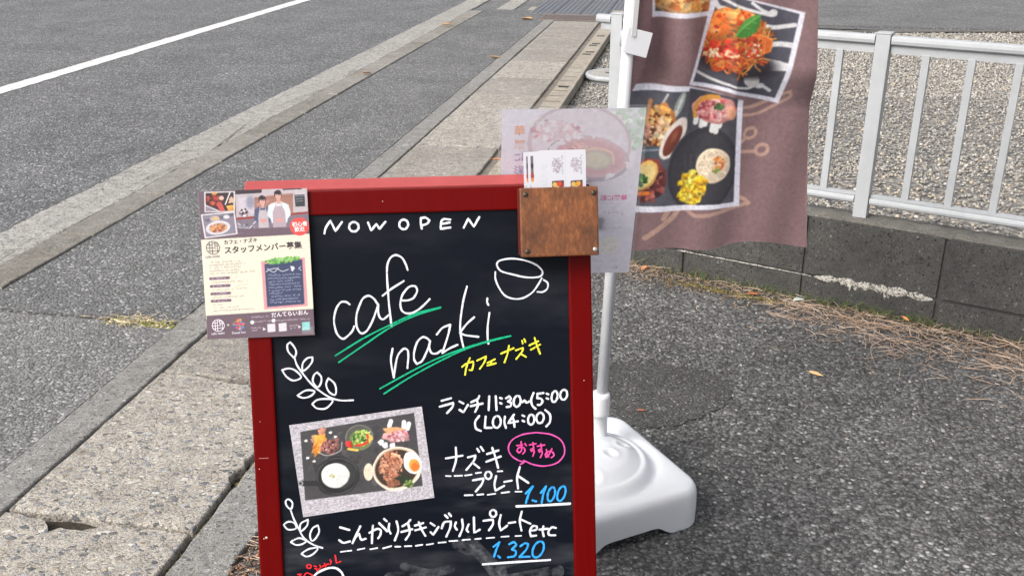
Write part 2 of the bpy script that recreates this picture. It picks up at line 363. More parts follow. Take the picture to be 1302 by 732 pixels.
# ------------------------------------------------------------------ pavement blocks, each its own piece
def jag(p, q, n, amp, chips=()):
    """points from p to q with a worn edge; chips = (position, half length, depth)"""
    p, q = np.array(p), np.array(q); d = q - p; L = np.linalg.norm(d); nn = np.array([-d[1], d[0]]) / L
    o = []
    ph = random.uniform(0, 9)
    for i in range(n):
        u = i / n; w = amp * (random.uniform(-1, 1) + 0.6 * math.sin(u * 17 + ph))
        if i in (0,): w = 0
        for c, h, dep in chips:
            x = abs(u - c) / h
            if x < 1: w -= dep * (1 - x) ** 0.7 * random.uniform(.75, 1.1)
        o.append(p + d * u + nn * w)
    return o
def paver(name, s0, s1, t0, t1, z, mat, parent, amp=0.0015, thick=0.045, n=26, chips={}, round_c=0.006, tilt=0.0):
    c = [(s0, t0), (s0, t1), (s1, t1), (s1, t0)]
    out = []
    for k in range(4): out += jag(c[k], c[(k + 1) % 4], n, amp, chips.get(k, ()))
    cen = np.array([(s0 + s1) / 2, (t0 + t1) / 2])
    m = len(out); v = []
    base = np.array(P(cen[0], cen[1])[:2])
    def put(q, z):
        w = np.array(P(q[0], q[1])[:2]) - base; v.append((w[0], w[1], z))
    for ring, zz in ((0.0, -thick), (0.0, -round_c), (round_c * 0.35, -round_c * 0.3), (round_c, 0.0)):
        for q in out:
            dv = cen - q; e = np.array([np.sign(dv[0]) * min(abs(dv[0]), ring), np.sign(dv[1]) * min(abs(dv[1]), ring)])
            put(q + e, zz)
    put(cen, 0.0)
    f = []
    for j in range(3):
        for i in range(m): f.append((j * m + i, j * m + (i + 1) % m, (j + 1) * m + (i + 1) % m, (j + 1) * m + i))
    for i in range(m): f.append((3 * m + i, 3 * m + (i + 1) % m, 4 * m))
    me = mesh(name, v, f)
    bm = bmesh.new(); bm.from_mesh(me); bmesh.ops.recalc_face_normals(bm, faces=bm.faces); bm.to_mesh(me); bm.free()
    o = link(name, me, mat, parent, (base[0], base[1], z))
    if tilt: o.rotation_euler = (random.uniform(-tilt, tilt), random.uniform(-tilt, tilt), 0)
    return o
pavement = tag(empty('pavement'), kind='structure')
# wide covers over the ditch
js = [-0.42, 0.31, 1.04, 1.765, 2.505, 3.22, 3.94, 4.66, 5.38, 6.10, 6.83, 7.49, 8.23, 8.90, 9.57, 10.34, 10.74]
for i in range(len(js) - 1):
    ch = {}
    g0 = g1 = 0.0065
    if i == 2: ch = {2: ((0.60, 0.19, 0.046), (0.70, .05, .02), (0.83, .1, .010)), 1: ((.6, .06, .008),)}       # broken end, towards the street
    if i == 3: ch = {0: ((0.36, 0.14, 0.014),), 1: ((0.32, 0.05, 0.022), (0.42, .03, .012)), 2: ((0.45, 0.28, 0.030),)}
    if i == 4: ch = {0: ((.75, .25, .012),)}
    paver('cover_slab', js[i] + g0, js[i + 1] - g1, -1.555, -1.083, 0.004 + random.uniform(-.002, .002), M['slab'] if i in (2, 3, 5, 8, 9, 11) else M['slab_b'], pavement, 0.0016, chips=ch, tilt=0.002)
# narrow concrete strip on the street side of the covers
edges = np.arange(-1.2, 10.9, 2.0)
for i in range(len(edges) - 1):
    paver('edge_strip', edges[i] + .001, edges[i + 1] - .001, -1.680, -1.563, 0.006, M['strip'], pavement, 0.0018, n=60)
# inner kerb row and the gutter beside the road
for i, s in enumerate(np.arange(-3.0, 11.2, 0.6)):
    paver('kerb_block', s + .007, s + .593, -2.620, -2.464, 0.012 + random.uniform(-.003, .003), M['kerb_b'] if random.random() < .4 else M['kerb'], pavement, 0.0014, n=16, tilt=0.003)
for i, s in enumerate(np.arange(-3.0, 14, 2.0)):
    paver('gutter_block', s + .001, s + 1.999, -2.882, -2.628, 0.006, M['gutter'], pavement, 0.006, n=60)
# near kerb beside the driveway
for i, s in enumerate(np.arange(-1.6, 3.9, 0.6)):
    paver('kerb_block', s + .002, s + .598, -1.066, -0.932, 0.006 + random.uniform(-.002, .002), M['strip'], pavement, 0.003, n=20, tilt=0.003, chips={1: ((.25, .12, .018), (.5, .08, .012))} if abs(s - 1.4) < .1 else {})
# dirt strip and kerb with drain slots beside the gravel lot
strip('dirt_strip', 3.9, 10.9, -1.083, -1.00, -0.012, M['soil'])
sl = []
for i, s in enumerate(np.arange(4.2, 10.8, 0.6)):
    k = tag(link('slotted_kerb', bm_mesh('slotted_kerb', box_bm(-.066, .066, -.298, .298, -.16, 0, .006)), M['slotkerb'], pavement, P(s + .3, -.935, .045)))
    k.rotation_euler = (0, 0, -RD)
for s, t2 in ((6.98, -.94), (8.40, -.945), (8.52, -.93), (8.88, -.945), (8.98, -.93), (9.45, -.935), (6.1, -.94), (5.2, -.93)):
    h = link('drain_slot', bm_mesh('drain_slot', box_bm(-.035, .035, -.022, .022, -.004, .0015)), M['iron_dark'], pavement, P(s, t2, .0455)); h.rotation_euler = (0, 0, -RD)
# light dashes of cement on the slotted kerb
for i in range(9):
    h = link('cement_seam', bm_mesh('cement_seam', box_bm(-.05, .05, -.006, .006, -.003, .001)), M['coping'], pavement, P(6.3 + i * .18, -.945, .0457)); h.rotation_euler = (0, 0, -RD)
# moss and litter in the covers' joints
def scatter_stones(n, xy_fn, size, cols, zfn, flat=0.6, ico=False, colw=None, name='s'):
    if ico:
        bm = bmesh.new(); bmesh.ops.create_icosphere(bm, subdivisions=1, radius=1); bv = np.array([v.co[:] for v in bm.verts]); bf = np.array([[v.index for v in f.verts] for f in bm.faces]); bm.free()
    else:
        bv = np.array([(1, 0, 0), (-1, 0, 0), (0, 1, 0), (0, -1, 0), (0, 0, 1), (0, 0, -1)], float); bf = np.array([(0, 2, 4), (2, 1, 4), (1, 3, 4), (3, 0, 4), (2, 0, 5), (1, 2, 5), (3, 1, 5), (0, 3, 5)])
    xy = xy_fn(n); n = len(xy); k = len(bv)
    sz = size[0] + (size[1] - size[0]) * rng.random(n) ** 1.8
    V = bv[None] * (1 + rng.uniform(-.3, .3, (n, k, 1)))
    V = V * np.stack([np.ones(n), rng.uniform(.6, 1, n), flat * rng.uniform(.6, 1.1, n)], 1)[:, None]
    a = rng.uniform(0, 2 * np.pi, n); ti = rng.normal(0, .35, n)
    c, s = np.cos(ti), np.sin(ti); x, z = V[..., 0].copy(), V[..., 2].copy(); V[..., 0] = x * c[:, None] + z * s[:, None]; V[..., 2] = -x * s[:, None] + z * c[:, None]
    c, s = np.cos(a), np.sin(a); x, y = V[..., 0].copy(), V[..., 1].copy(); V[..., 0] = x * c[:, None] - y * s[:, None]; V[..., 1] = x * s[:, None] + y * c[:, None]
    V *= sz[:, None, None]
    V[..., :2] += xy[:, None]; V[..., 2] += zfn(xy, sz)[:, None]
    F = (bf[None] + (np.arange(n) * k)[:, None, None]).reshape(-1, 3)
    cols = np.array(cols); ci = rng.choice(len(cols), n, p=colw); C = cols[ci] * rng.uniform(.75, 1.25, (n, 1))
    return big_mesh(name, V.reshape(-1, 3), F, np.repeat(C, k, 0))
def rect_xy(x0, x1, y0, y1, keep=None):
    def fn(n):
        q = np.stack([rng.uniform(x0, x1, n), rng.uniform(y0, y1, n)], 1)
        return q[keep(q)] if keep else q
    return fn
wall_side = lambda q: (q - WP) @ WN
tval = lambda q: q @ TV
sval = lambda q: q @ SV
near_drive = lambda q: (wall_side(q) < -0.0) & (tval(q) > -0.92)
CH = [(.055, .055, .057), (.085, .085, .087), (.12, .12, .122), (.17, .168, .165), (.33, .32, .30), (.11, .09, .08)]
me = scatter_stones(60000, rect_xy(-1.1, 2.6, 1.0, 4.2, near_drive), (.0025, .0085), CH, lambda q, s: .0005 + 0 * s, .55, False, [.27, .29, .24, .12, .03, .05], 'asphalt_chips')
tag(link('asphalt_chips', me, M['stone']), 'coarse stone chips standing out of the dark driveway asphalt', 'stone chips', kind='stuff')
# gravel lot behind the wall
sheet('gravel_ground', [P(4.0, -.86)[:2], W(-1.0, .15), W(8, .15), (12, 9.6), (3.74 + 8, 10.2), P(10.75, -.86)[:2]], -0.03, M['gravelbed'])
glot = lambda q: (wall_side(q) > 0.17) & (tval(q) > -.86) & (q[:, 1] < 10.15)
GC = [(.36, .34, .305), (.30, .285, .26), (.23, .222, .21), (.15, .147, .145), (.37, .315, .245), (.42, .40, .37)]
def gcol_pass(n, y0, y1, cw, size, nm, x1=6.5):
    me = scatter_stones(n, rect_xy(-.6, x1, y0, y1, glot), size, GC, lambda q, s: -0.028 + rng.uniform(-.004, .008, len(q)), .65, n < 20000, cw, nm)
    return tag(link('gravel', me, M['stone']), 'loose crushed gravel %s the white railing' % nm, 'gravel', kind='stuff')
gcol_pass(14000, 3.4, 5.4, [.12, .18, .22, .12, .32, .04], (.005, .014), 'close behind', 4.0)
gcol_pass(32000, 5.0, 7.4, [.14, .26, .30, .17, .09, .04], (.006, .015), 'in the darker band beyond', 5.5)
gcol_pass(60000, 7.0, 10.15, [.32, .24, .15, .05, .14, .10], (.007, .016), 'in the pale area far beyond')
sheet('far_lot', [P(10.9, -.6)[:2], (3.9, 10.28), (40, 10.9), (80, 120), (10, 160)], -0.02, M['farlot'])
sheet('far_lot_edge', [(1.6, 10.16), (3.9, 10.16), (40, 10.78), (40, 10.90), (3.9, 10.28), (1.6, 10.28)], -0.016, M['coping'])
# steel drain grating and ramp at the far end of the covers
gr = tag(empty('drain_grating', P(10.98, -1.28, 0), -RD), 'brown worn steel drain grating at the far end of the cover slabs', 'grating')
box('grating_frame', -.46, .46, -.22, .22, -.05, .004, M['iron_dark'], gr)
for i in range(30):
    x = -.44 + i * .0303; link('grating_bar', bpy.data.meshes['grating_bar'] if 'grating_bar' in bpy.data.meshes else bm_mesh('grating_bar', box_bm(-.009, .009, -.205, .205, -.02, .012)), M['rust'], gr, (x, 0, 0.0))
for y in (-.212, .212): box('grating_edge', -.46, .46, y - .008, y + .008, -.01, .014, M['rust'], gr)
rp = tag(empty('steel_ramp', P(12.3, -1.2, 0), -RD), 'blue grey ribbed steel ramp plates beyond the brown drain grating', 'ramp')
for i in range(6):
    x = -.72 + i * .29
    pl = box('ramp_plate', x, x + .28, -1.05, 1.05, -.01, .012, M['iron'], rp, .003)
    for j in range(5): box('rib', x + .03 + j * .055, x + .042 + j * .055, -1.04, 1.04, .012, .017, M['iron'], pl)
strip('far_apron', 11.22, 11.95, -2.0, -0.4, .001, M['slotkerb'], .04)
strip('far_gutter', 11.65, 90, -2.36, -2.16, .002, M['gutter'], .04)
# round inspection lid in the gravel
ld = tag(empty('inspection_lid', P(7.62, -.66, -.03)), 'round grey inspection lid standing up from the gravel behind the slotted kerb', 'lid')
link('collar', lathe('collar', [(.175, 0), (.175, .025), (.17, .03)], 40), M['pvc'], ld)
link('rim', lathe('rim', [(.165, .03), (.195, .032), (.2, .045), (.2, .062), (.192, .07), (.172, .07), (.168, .066)], 40), M['pvc'], ld)
link('cover', lathe('cover', [(.166, .06), (.166, .068), (.02, .07)], 40, False), M['lid'], ld)
box('key_slot', -.05, .0, -.012, .012, .066, .0725, M['iron_dark'], ld)

# ------------------------------------------------------------------ low block wall
wall_a = math.atan2(WD[1], WD[0])
wall = tag(empty('block_wall', (WP[0], WP[1], 0), wall_a), 'low dark grey concrete block wall with a pale lime streak, under the railing', 'wall')
def blk(a0, a1, z0, z1, mat, nm='block'):
    bm = box_bm(a0, a1, 0, .12, z0, z1, .0035, 2)
    return link(nm, bm_mesh(nm, bm), mat, wall)
A0 = -.92
for i in range(-1, 12):
    x = -.46 + i * .452
    a0 = max(x + .007, -1.0)
    blk(a0, x + .445, .098, .312, M['wall']); blk(a0, x + .445, -.11, .088, M['wall'])
box('mortar_bed', -.995, 4.95, .009, .116, -.1, .309, M['mortar'], wall)
# mortar cap along the top, a little uneven
v, f = [], []; n = 240
for i in range(n):
    x = -1.0 + 5.95 * i / (n - 1)
    for y, z in ((.003, .308), (.006, .318), (.03, .322), (.09, .321), (.115, .317), (.118, .308)):
        v.append((x, y + random.uniform(-.002, .002), z + random.uniform(-.0015, .0025)))
for i in range(n - 1):
    for j in range(5): k = i * 6 + j; f.append((k, k + 1, k + 7, k + 6))
me = mesh('top_mortar', v, f); me.flip_normals(); link('top_mortar', me, M['coping'], wall)
# pale lime streak bleeding from the bed joint
t = NT('lime_bloom'); t.l.new(t.math('MULTIPLY', t.math('SUBTRACT', t.noise(t.pos(), 110, 5, .75), .40), 7.0, True), t.b.inputs['Alpha']); M['lime'] = t.fin(t.mix(t.noise(t.pos(), 60, 4), (0.30, 0.28, 0.24, 1), (0.56, 0.54, 0.50, 1)), 0.9, t.bump(t.noise(t.pos(), 200, 4), .8, .003))
def lime(a0, a1, up, dn, nm):
    v, f = [], []; n = 70
    r1 = np.convolve(rng.random(n + 12), np.ones(5) / 5, 'same')[6:-6]; r2 = np.convolve(rng.random(n + 12) ** 2, np.ones(7) / 7, 'same')[6:-6]
    for i in range(n):
        u = i / (n - 1); x = a0 + (a1 - a0) * u; e = math.sin(math.pi * u) ** .5
        hi = .0935 + up * e * r1[i] * 1.6; lo = .0925 - dn * e * max(0, r2[i] - .12) * 2.4 - .001
        v += [(x, -.0012, hi), (x, -.005 * e - .001, .094), (x, -.0012, lo)]
        if i: k = 3 * i; f += [(k - 3, k - 2, k + 1, k), (k - 2, k - 1, k + 2, k + 1)]
    me = mesh(nm, v, f, True); link(nm, me, M['lime'], wall)
lime(.03, .43, .020, .020, 'lime_streak'); lime(.12, .19, .006, .024, 'lime_streak'); lime(.24, .31, .006, .028, 'lime_streak'); lime(-.42, 0.02, .003, .002, 'lime_streak'); lime(-.49, -.42, .003, .003, 'lime_streak')
# low return between the wall and the slotted kerb
rt = P(4.2, -.935); we = W(-1.0, .06)
ang = math.atan2(rt[1] - we[1], rt[0] - we[0]); Lr = math.hypot(rt[0] - we[0], rt[1] - we[1])
rw = tag(empty('kerb_return', (we[0], we[1], 0), ang), 'short low block kerb joining the wall end to the slotted kerb', 'kerb')
box('block', .06, Lr / 2 - .003, -.06, .06, -.1, .07, M['wall'], rw, .004); box('block', Lr / 2 + .003, Lr - .02, -.06, .06, -.1, .07, M['wall'], rw, .004)

# ------------------------------------------------------------------ railing on the wall
fence = tag(empty('railing', (W(0, .06)[0], W(0, .06)[1], .318), wall_a), 'pale grey metal railing with square bars standing on the low block wall', 'railing')
def rail_profile(a0, a1, yc, zc, w, h, nm, n=12):
    v, f = [], []
    for a in (a0, a1):
        for k in range(n):
            th = 2 * math.pi * k / n; c, s = math.cos(th), math.sin(th)
            v.append((a, yc + w / 2 * math.copysign(abs(c) ** .6, c), zc + h / 2 * math.copysign(abs(s) ** .75, s)))
    f = [(k, (k + 1) % n, n + (k + 1) % n, n + k) for k in range(n)] + [tuple(range(n))[::-1], tuple(range(n, 2 * n))]
    me = mesh(nm, v, f); me.flip_normals()
    return link(nm, me, M['fence'], fence)
posts = [-.80, .147, 1.094, 2.04, 2.99, 3.93]
for i, a in enumerate(posts):
    box('post', a - .023, a + .023, -.023, .023, -.02, .617, M['fence'], fence, .003)
    box('post_cap', a - .0245, a + .0245, -.0245, .0245, .617, .622, M['fence'], fence, .002)
rail_profile(-.885, -.826, 0, .598, .046, .032, 'top_rail')
box('end_bracket', -.868, -.826, -.012, .012, .560, .584, M['fence'], fence, .002)
for i in range(len(posts) - 1):
    a0, a1 = posts[i] + .026, posts[i + 1] - .026
    rail_profile(a0, a1, 0, .598, .046, .032, 'top_rail')
    box('rail_web', a0, a1, -.008, .008, .556, .582, M['fence'], fence)
    rail_profile(a0, a1, 0, .062, .042, .026, 'bottom_rail')
    box('bottom_web', a0, a1, -.010, .010, .0755, .084, M['fence'], fence)
    for k in range(1, 7):
        a = posts[i] + k * .1353
        box('baluster', a - .0115, a + .0115, -.0105, .0105, .08, .56, M['fence'], fence, .0015)

# marker strokes on the board: (width mm, points mm in board space)
STROKES = {
 'now_open_lettering|white': [
  (3.1, [(-134.9,968.7),(-132.8,976.2),(-125.8,986.9),(-119.0,971.6),(-109.5,984.1)]),
  (3.1, [(-93.6,983.6),(-96.4,982.5),(-98.5,980.3),(-99.4,977.4),(-99.0,974.4),(-97.4,971.9),(-94.8,970.4),(-91.8,970.2),(-89.0,971.3),(-86.9,973.5),(-86.0,976.3),(-86.4,979.3),(-88.1,981.8),(-90.6,983.3),(-93.6,983.6)]),
  (3.1, [(-72.3,982.3),(-68.3,970.9),(-60.4,980.1),(-56.4,972.8),(-47.6,982.7)]),
  (3.1, [(-22.3,984.9),(-25.0,983.8),(-26.9,981.6),(-27.8,978.7),(-27.4,975.7),(-25.9,973.2),(-23.4,971.7),(-20.6,971.4),(-17.9,972.5),(-16.0,974.8),(-15.1,977.6),(-15.5,980.6),(-17.0,983.1),(-19.5,984.7),(-22.3,984.9)]),
  (3.1, [(3.7,986.9),(3.1,979.7),(4.3,971.4)]),
  (3.1, [(4.3,986.5),(10.0,987.1),(15.7,983.1),(12.5,978.5),(4.5,975.9)]),
  (3.1, [(45.8,983.2),(36.3,984.1),(32.4,979.8),(31.5,970.4),(45.4,971.8)]),
  (3.1, [(32.5,977.3),(44.7,978.9)]),
  (3.1, [(64.9,971.1),(71.8,983.8),(79.6,971.8),(87.8,985.6)]),
 ],
 'cafe_lettering|white': [
  (2.8, [(-18.2,912.4),(-20.7,920.7),(-26.0,930.4),(-34.4,934.4),(-42.0,930.9),(-47.1,920.6),(-48.2,903.5),(-47.7,882.5),(-46.9,862.9),(-44.4,830.1)]),
  (2.8, [(-55.5,876.2),(-44.8,884.3),(-24.5,896.4)]),
  (2.8, [(-103.4,865.3),(-108.5,869.0),(-116.0,868.7),(-122.9,859.4),(-126.8,843.3),(-124.4,825.9),(-119.1,817.7),(-114.1,815.5),(-106.8,820.4),(-100.8,826.9),(-98.3,833.0)]),
  (2.8, [(-62.6,862.9),(-68.8,872.7),(-76.2,876.8),(-83.9,873.2),(-88.9,864.4),(-94.2,849.7),(-94.9,834.4),(-91.5,825.0),(-86.9,822.2),(-80.1,826.1),(-72.0,839.3),(-64.7,857.2),(-62.5,863.9)]),
  (2.8, [(-62.5,863.9),(-62.9,854.3),(-61.4,845.6),(-56.8,841.6),(-51.0,845.2),(-48.1,847.6)]),
  (2.8, [(-29.3,868.4),(-19.8,868.1),(-11.1,871.6),(-5.5,881.9),(-8.6,888.4),(-17.2,887.5),(-26.7,876.9),(-30.4,864.6),(-28.9,854.0),(-22.4,849.3),(-13.8,849.6),(-3.2,855.0),(6.6,863.3),(12.0,868.8)]),
 ],
 'nazki_lettering|white': [
  (2.8, [(-44.2,798.1),(-47.4,780.4),(-44.0,755.4)]),
  (2.8, [(-44.0,755.4),(-41.5,770.5),(-37.0,787.7),(-28.1,797.4),(-22.5,794.9),(-21.9,785.2),(-23.8,768.7)]),
  (2.8, [(10.4,807.1),(6.7,811.2),(0.1,813.4),(-7.7,806.9),(-13.0,792.6),(-13.4,780.9),(-9.9,774.0),(-2.0,778.5),(6.1,793.7),(10.8,807.1)]),
  (2.8, [(10.8,807.1),(9.1,797.5),(12.7,789.2),(20.3,788.9),(26.4,792.9)]),
  (2.8, [(20.7,816.4),(29.2,825.8),(40.8,830.2)]),
  (2.8, [(40.8,830.2),(37.5,815.8),(28.0,789.0)]),
  (2.8, [(28.0,789.0),(38.8,795.3),(50.4,800.1)]),
  (2.8, [(66.9,885.2),(61.1,865.2),(55.7,834.4),(55.7,815.1),(59.8,792.5)]),
  (2.8, [(76.1,839.9),(64.8,830.2),(54.4,817.4),(62.4,813.8),(81.5,810.6)]),
  (2.8, [(96.3,866.8),(95.7,861.0),(97.5,856.9)]),
  (2.8, [(98.7,845.4),(95.5,825.2),(95.0,807.7),(95.9,799.9)]),
 ],
 'green_underline|green': [
  (2.3, [(-126.8,791.4),(-86.2,814.8),(-47.7,832.6),(-9.1,848.5),(27.4,856.4)]),
  (2.3, [(-122.6,781.2),(-86.7,804.2),(-47.8,828.7),(-9.2,845.6),(27.3,855.6)]),
  (2.3, [(-64.9,739.9),(-21.8,761.8),(17.1,779.7),(59.9,794.5),(94.9,803.8),(128.9,810.3)]),
  (2.3, [(-59.1,732.3),(-22.0,754.1),(16.9,773.8),(59.8,792.5),(94.8,802.8),(128.9,809.9)]),
 ],
 'coffee_cup_drawing|white': [
  (2.5, [(111.5,915.4),(115.5,921.4),(132.8,923.9),(152.0,920.8),(169.2,913.5),(178.3,903.5),(174.6,896.3),(155.2,895.6),(132.2,901.2),(117.0,906.5),(111.5,915.4)]),
  (2.5, [(108.9,904.9),(109.0,894.3),(114.4,880.6),(122.7,869.7),(135.1,864.8),(148.7,865.5),(162.4,873.1),(171.4,884.4),(176.9,893.5)]),
  (2.5, [(179.9,890.9),(185.6,886.3),(184.8,878.2),(177.9,873.4),(170.2,873.8)]),
 ],
 'katakana_name_lettering|yellow': [
  (2.6, [(56.2,767.3),(63.0,771.9),(72.8,774.5),(72.6,769.6),(70.5,761.8),(67.0,762.0)]),
  (2.6, [(68.1,779.5),(62.9,768.0),(60.2,755.4)]),
  (2.6, [(78.6,775.6),(92.3,781.5),(89.1,772.8),(82.1,763.3)]),
  (2.6, [(93.9,771.6),(104.7,776.5)]),
  (2.6, [(99.4,773.9),(98.1,768.1)]),
  (2.6, [(93.4,767.7),(105.9,770.5)]),
  (2.6, [(114.1,784.5),(132.9,791.9)]),
  (2.6, [(126.0,795.7),(123.3,783.1),(118.7,771.2)]),
  (2.6, [(136.1,788.5),(147.2,791.9),(145.2,786.2),(136.3,775.5)]),
  (2.6, [(142.8,783.3),(150.8,778.1)]),
  (2.6, [(145.6,802.2),(146.6,798.2)]),
  (2.6, [(149.1,804.6),(150.4,800.4)]),
  (2.6, [(156.3,795.1),(169.5,800.8)]),
  (2.6, [(158.5,788.6),(172.3,795.8)]),
  (2.6, [(164.3,805.9),(167.4,795.1),(171.9,781.9)]),
 ],
 'lunch_hours_lettering|white': [
  (3.1, [(24.3,717.8),(38.3,721.1)]),
  (3.1, [(21.5,709.1),(41.9,714.0),(39.8,707.3),(31.8,699.2)]),
  (3.1, [(50.7,715.6),(56.4,712.4)]),
  (3.1, [(50.3,703.2),(56.0,699.2),(63.1,710.1)]),
  (3.1, [(68.0,713.8),(77.9,718.3),(79.9,722.6)]),
  (3.1, [(66.9,708.0),(84.8,711.1)]),
  (3.1, [(76.5,717.4),(77.6,708.5),(73.4,699.2)]),
  (3.1, [(94.8,721.5),(93.5,700.9)]),
  (3.1, [(104.5,721.1),(105.1,700.3)]),
  (3.1, [(110.9,718.4),(113.4,717.1)]),
  (3.1, [(110.7,710.9),(112.8,709.7)]),
  (3.1, [(119.6,717.4),(124.6,720.2),(127.0,716.1),(122.4,712.4)]),
  (3.1, [(122.4,712.4),(127.6,710.2),(126.1,705.3),(120.3,704.2)]),
  (3.1, [(136.5,720.4),(134.3,719.3),(132.3,716.9),(131.1,713.5),(130.9,709.9),(131.8,706.7),(133.4,704.6),(135.6,704.0),(137.9,705.0),(139.8,707.4),(141.0,710.8),(141.2,714.5),(140.4,717.7),(138.7,719.8),(136.5,720.4)]),
  (3.1, [(143.8,710.4),(146.8,713.3),(150.3,709.5),(154.2,711.3)]),
  (3.1, [(160.8,723.5),(157.0,713.8),(158.4,704.8),(163.2,699.6)]),
  (3.1, [(166.6,722.3),(166.1,715.4),(171.4,714.5),(173.8,710.1),(170.2,705.3),(166.6,705.4)]),
  (3.1, [(166.6,721.9),(175.5,722.9)]),
  (3.1, [(180.3,721.7),(182.7,720.4)]),
  (3.1, [(180.2,714.7),(182.5,713.6)]),
  (3.1, [(192.9,724.9),(190.8,723.9),(189.1,721.5),(187.9,718.1),(187.5,714.5),(188.0,711.3),(189.3,709.2),(191.2,708.6),(193.2,709.6),(195.0,712.1),(196.2,715.4),(196.5,719.1),(196.0,722.2),(194.7,724.3),(192.9,724.9)]),
  (3.1, [(206.4,726.4),(204.1,725.6),(202.1,723.4),(200.9,720.4),(200.6,717.1),(201.4,714.2),(203.1,712.2),(205.3,711.5),(207.6,712.3),(209.5,714.4),(210.8,717.5),(211.0,720.8),(210.2,723.7),(208.6,725.7),(206.4,726.4)]),
 ],
 'last_order_lettering|white': [
  (3.1, [(79.1,692.6),(73.0,684.0),(74.0,674.1),(80.9,670.0)]),
  (3.1, [(88.7,691.2),(86.9,674.4),(97.0,674.0)]),
  (3.1, [(105.0,691.3),(102.5,690.1),(100.4,687.4),(99.3,683.7),(99.3,679.8),(100.4,676.4),(102.5,674.2),(105.1,673.7),(107.6,674.9),(109.7,677.6),(110.8,681.3),(110.8,685.2),(109.6,688.6),(107.6,690.8),(105.0,691.3)]),
  (3.1, [(117.3,689.9),(116.3,681.0),(118.4,672.9)]),
  (3.1, [(130.7,692.2),(121.6,679.7),(136.3,682.0)]),
  (3.1, [(129.0,688.3),(130.4,682.3),(131.2,673.9)]),
  (3.1, [(143.4,690.6),(146.2,689.1)]),
  (3.1, [(143.2,682.7),(145.7,681.2)]),
  (3.1, [(156.3,691.0),(154.2,689.9),(152.6,687.6),(151.7,684.5),(151.7,681.2),(152.6,678.3),(154.2,676.4),(156.3,676.0),(158.4,677.0),(160.0,679.3),(160.9,682.5),(160.9,685.8),(160.0,688.7),(158.4,690.5),(156.3,691.0)]),
  (3.1, [(170.0,693.3),(167.6,692.4),(165.5,690.1),(164.3,686.9),(164.2,683.4),(165.2,680.3),(167.0,678.2),(169.4,677.6),(171.8,678.5),(173.8,680.8),(175.0,684.0),(175.2,687.5),(174.2,690.6),(172.4,692.7),(170.0,693.3)]),
  (3.1, [(177.8,697.0),(184.5,689.7),(184.3,678.8),(178.6,672.1)]),
 ],
 'pink_bubble_drawing|pink': [
  (2.1, [(163.3,663.8),(143.6,661.8),(127.7,654.6),(121.2,643.0),(125.2,630.8),(136.7,622.2),(144.9,619.8),(138.5,616.5)]),
  (2.1, [(143.6,622.3),(158.2,615.1),(175.9,612.2),(193.8,616.3),(203.9,626.9),(205.1,638.8),(199.5,651.1),(184.9,659.8),(163.3,663.8)]),
 ],
 'recommended_lettering|pinkb': [
  (2.1, [(133.8,645.3),(142.8,645.9)]),
  (2.1, [(140.4,651.0),(140.7,638.0),(137.0,634.2),(133.6,637.4),(137.2,642.2),(143.5,641.9),(145.9,636.7),(142.5,632.3)]),
  (2.1, [(146.2,647.7),(148.1,644.6)]),
  (2.1, [(152.6,645.4),(162.5,646.9)]),
  (2.1, [(158.0,648.7),(158.8,639.1),(155.7,635.3),(154.4,638.3),(157.8,640.2),(159.7,635.1),(157.5,628.2)]),
  (2.1, [(164.4,642.8),(175.6,644.3)]),
  (2.1, [(169.8,646.2),(170.6,637.5),(167.5,633.7),(166.2,637.1),(169.6,638.6),(171.6,632.5),(168.7,625.6)]),
  (2.1, [(178.0,637.2),(179.2,629.1),(181.1,626.0)]),
  (2.1, [(186.3,637.8),(182.2,629.9),(177.2,625.2),(176.3,630.2),(181.3,634.0),(187.2,632.7),(189.1,627.6),(185.1,624.4)]),
 ],
 'nazki_plate_lettering|white': [
  (3.1, [(28.2,631.1),(52.6,634.0)]),
  (3.1, [(43.1,646.8),(43.1,628.9),(37.7,611.7)]),
  (3.1, [(60.7,631.0),(72.1,633.4),(69.3,625.6),(57.8,612.2)]),
  (3.1, [(67.3,622.7),(76.8,614.3)]),
  (3.1, [(74.7,643.3),(77.5,638.7)]),
  (3.1, [(80.2,646.0),(83.9,639.8)]),
  (3.1, [(89.1,634.6),(106.2,639.3)]),
  (3.1, [(87.8,623.1),(109.5,630.0)]),
  (3.1, [(97.1,643.7),(100.7,632.0),(105.1,612.8)]),
  (3.1, [(67.0,595.8),(83.1,597.9),(79.9,589.1),(70.8,578.5)]),
  (3.1, [(89.4,607.7),(87.5,606.9),(86.1,605.1),(85.4,602.7),(85.7,600.2),(86.9,598.1),(88.7,596.8),(90.8,596.6),(92.7,597.5),(94.1,599.3),(94.8,601.6),(94.5,604.1),(93.3,606.2),(91.5,607.5),(89.4,607.7)]),
  (3.1, [(101.8,600.4),(98.9,588.1),(100.2,578.4),(113.2,584.9)]),
  (3.1, [(113.9,590.9),(124.6,592.4)]),
  (3.1, [(137.5,612.2),(133.1,596.3),(134.1,579.8)]),
  (3.1, [(135.1,598.6),(149.7,587.8)]),
  (2.3, [(27.2,604.6),(34.1,603.9)]),
  (2.3, [(40.0,604.0),(51.1,603.8)]),
  (2.3, [(55.6,603.6),(65.3,604.6)]),
  (2.3, [(71.6,606.5),(79.5,607.1)]),
  (2.3, [(104.0,607.5),(111.2,607.5)]),
  (2.3, [(54.0,573.6),(65.8,573.4)]),
  (2.3, [(72.6,573.4),(82.0,573.7)]),
  (2.3, [(88.3,572.6),(99.7,573.6)]),
  (2.3, [(108.9,574.3),(120.8,575.3)]),
  (2.3, [(130.0,575.2),(139.1,574.7)]),
 ],
 'first_price_lettering|blue': [
  (3.1, [(145.3,571.5),(156.4,582.0)]),
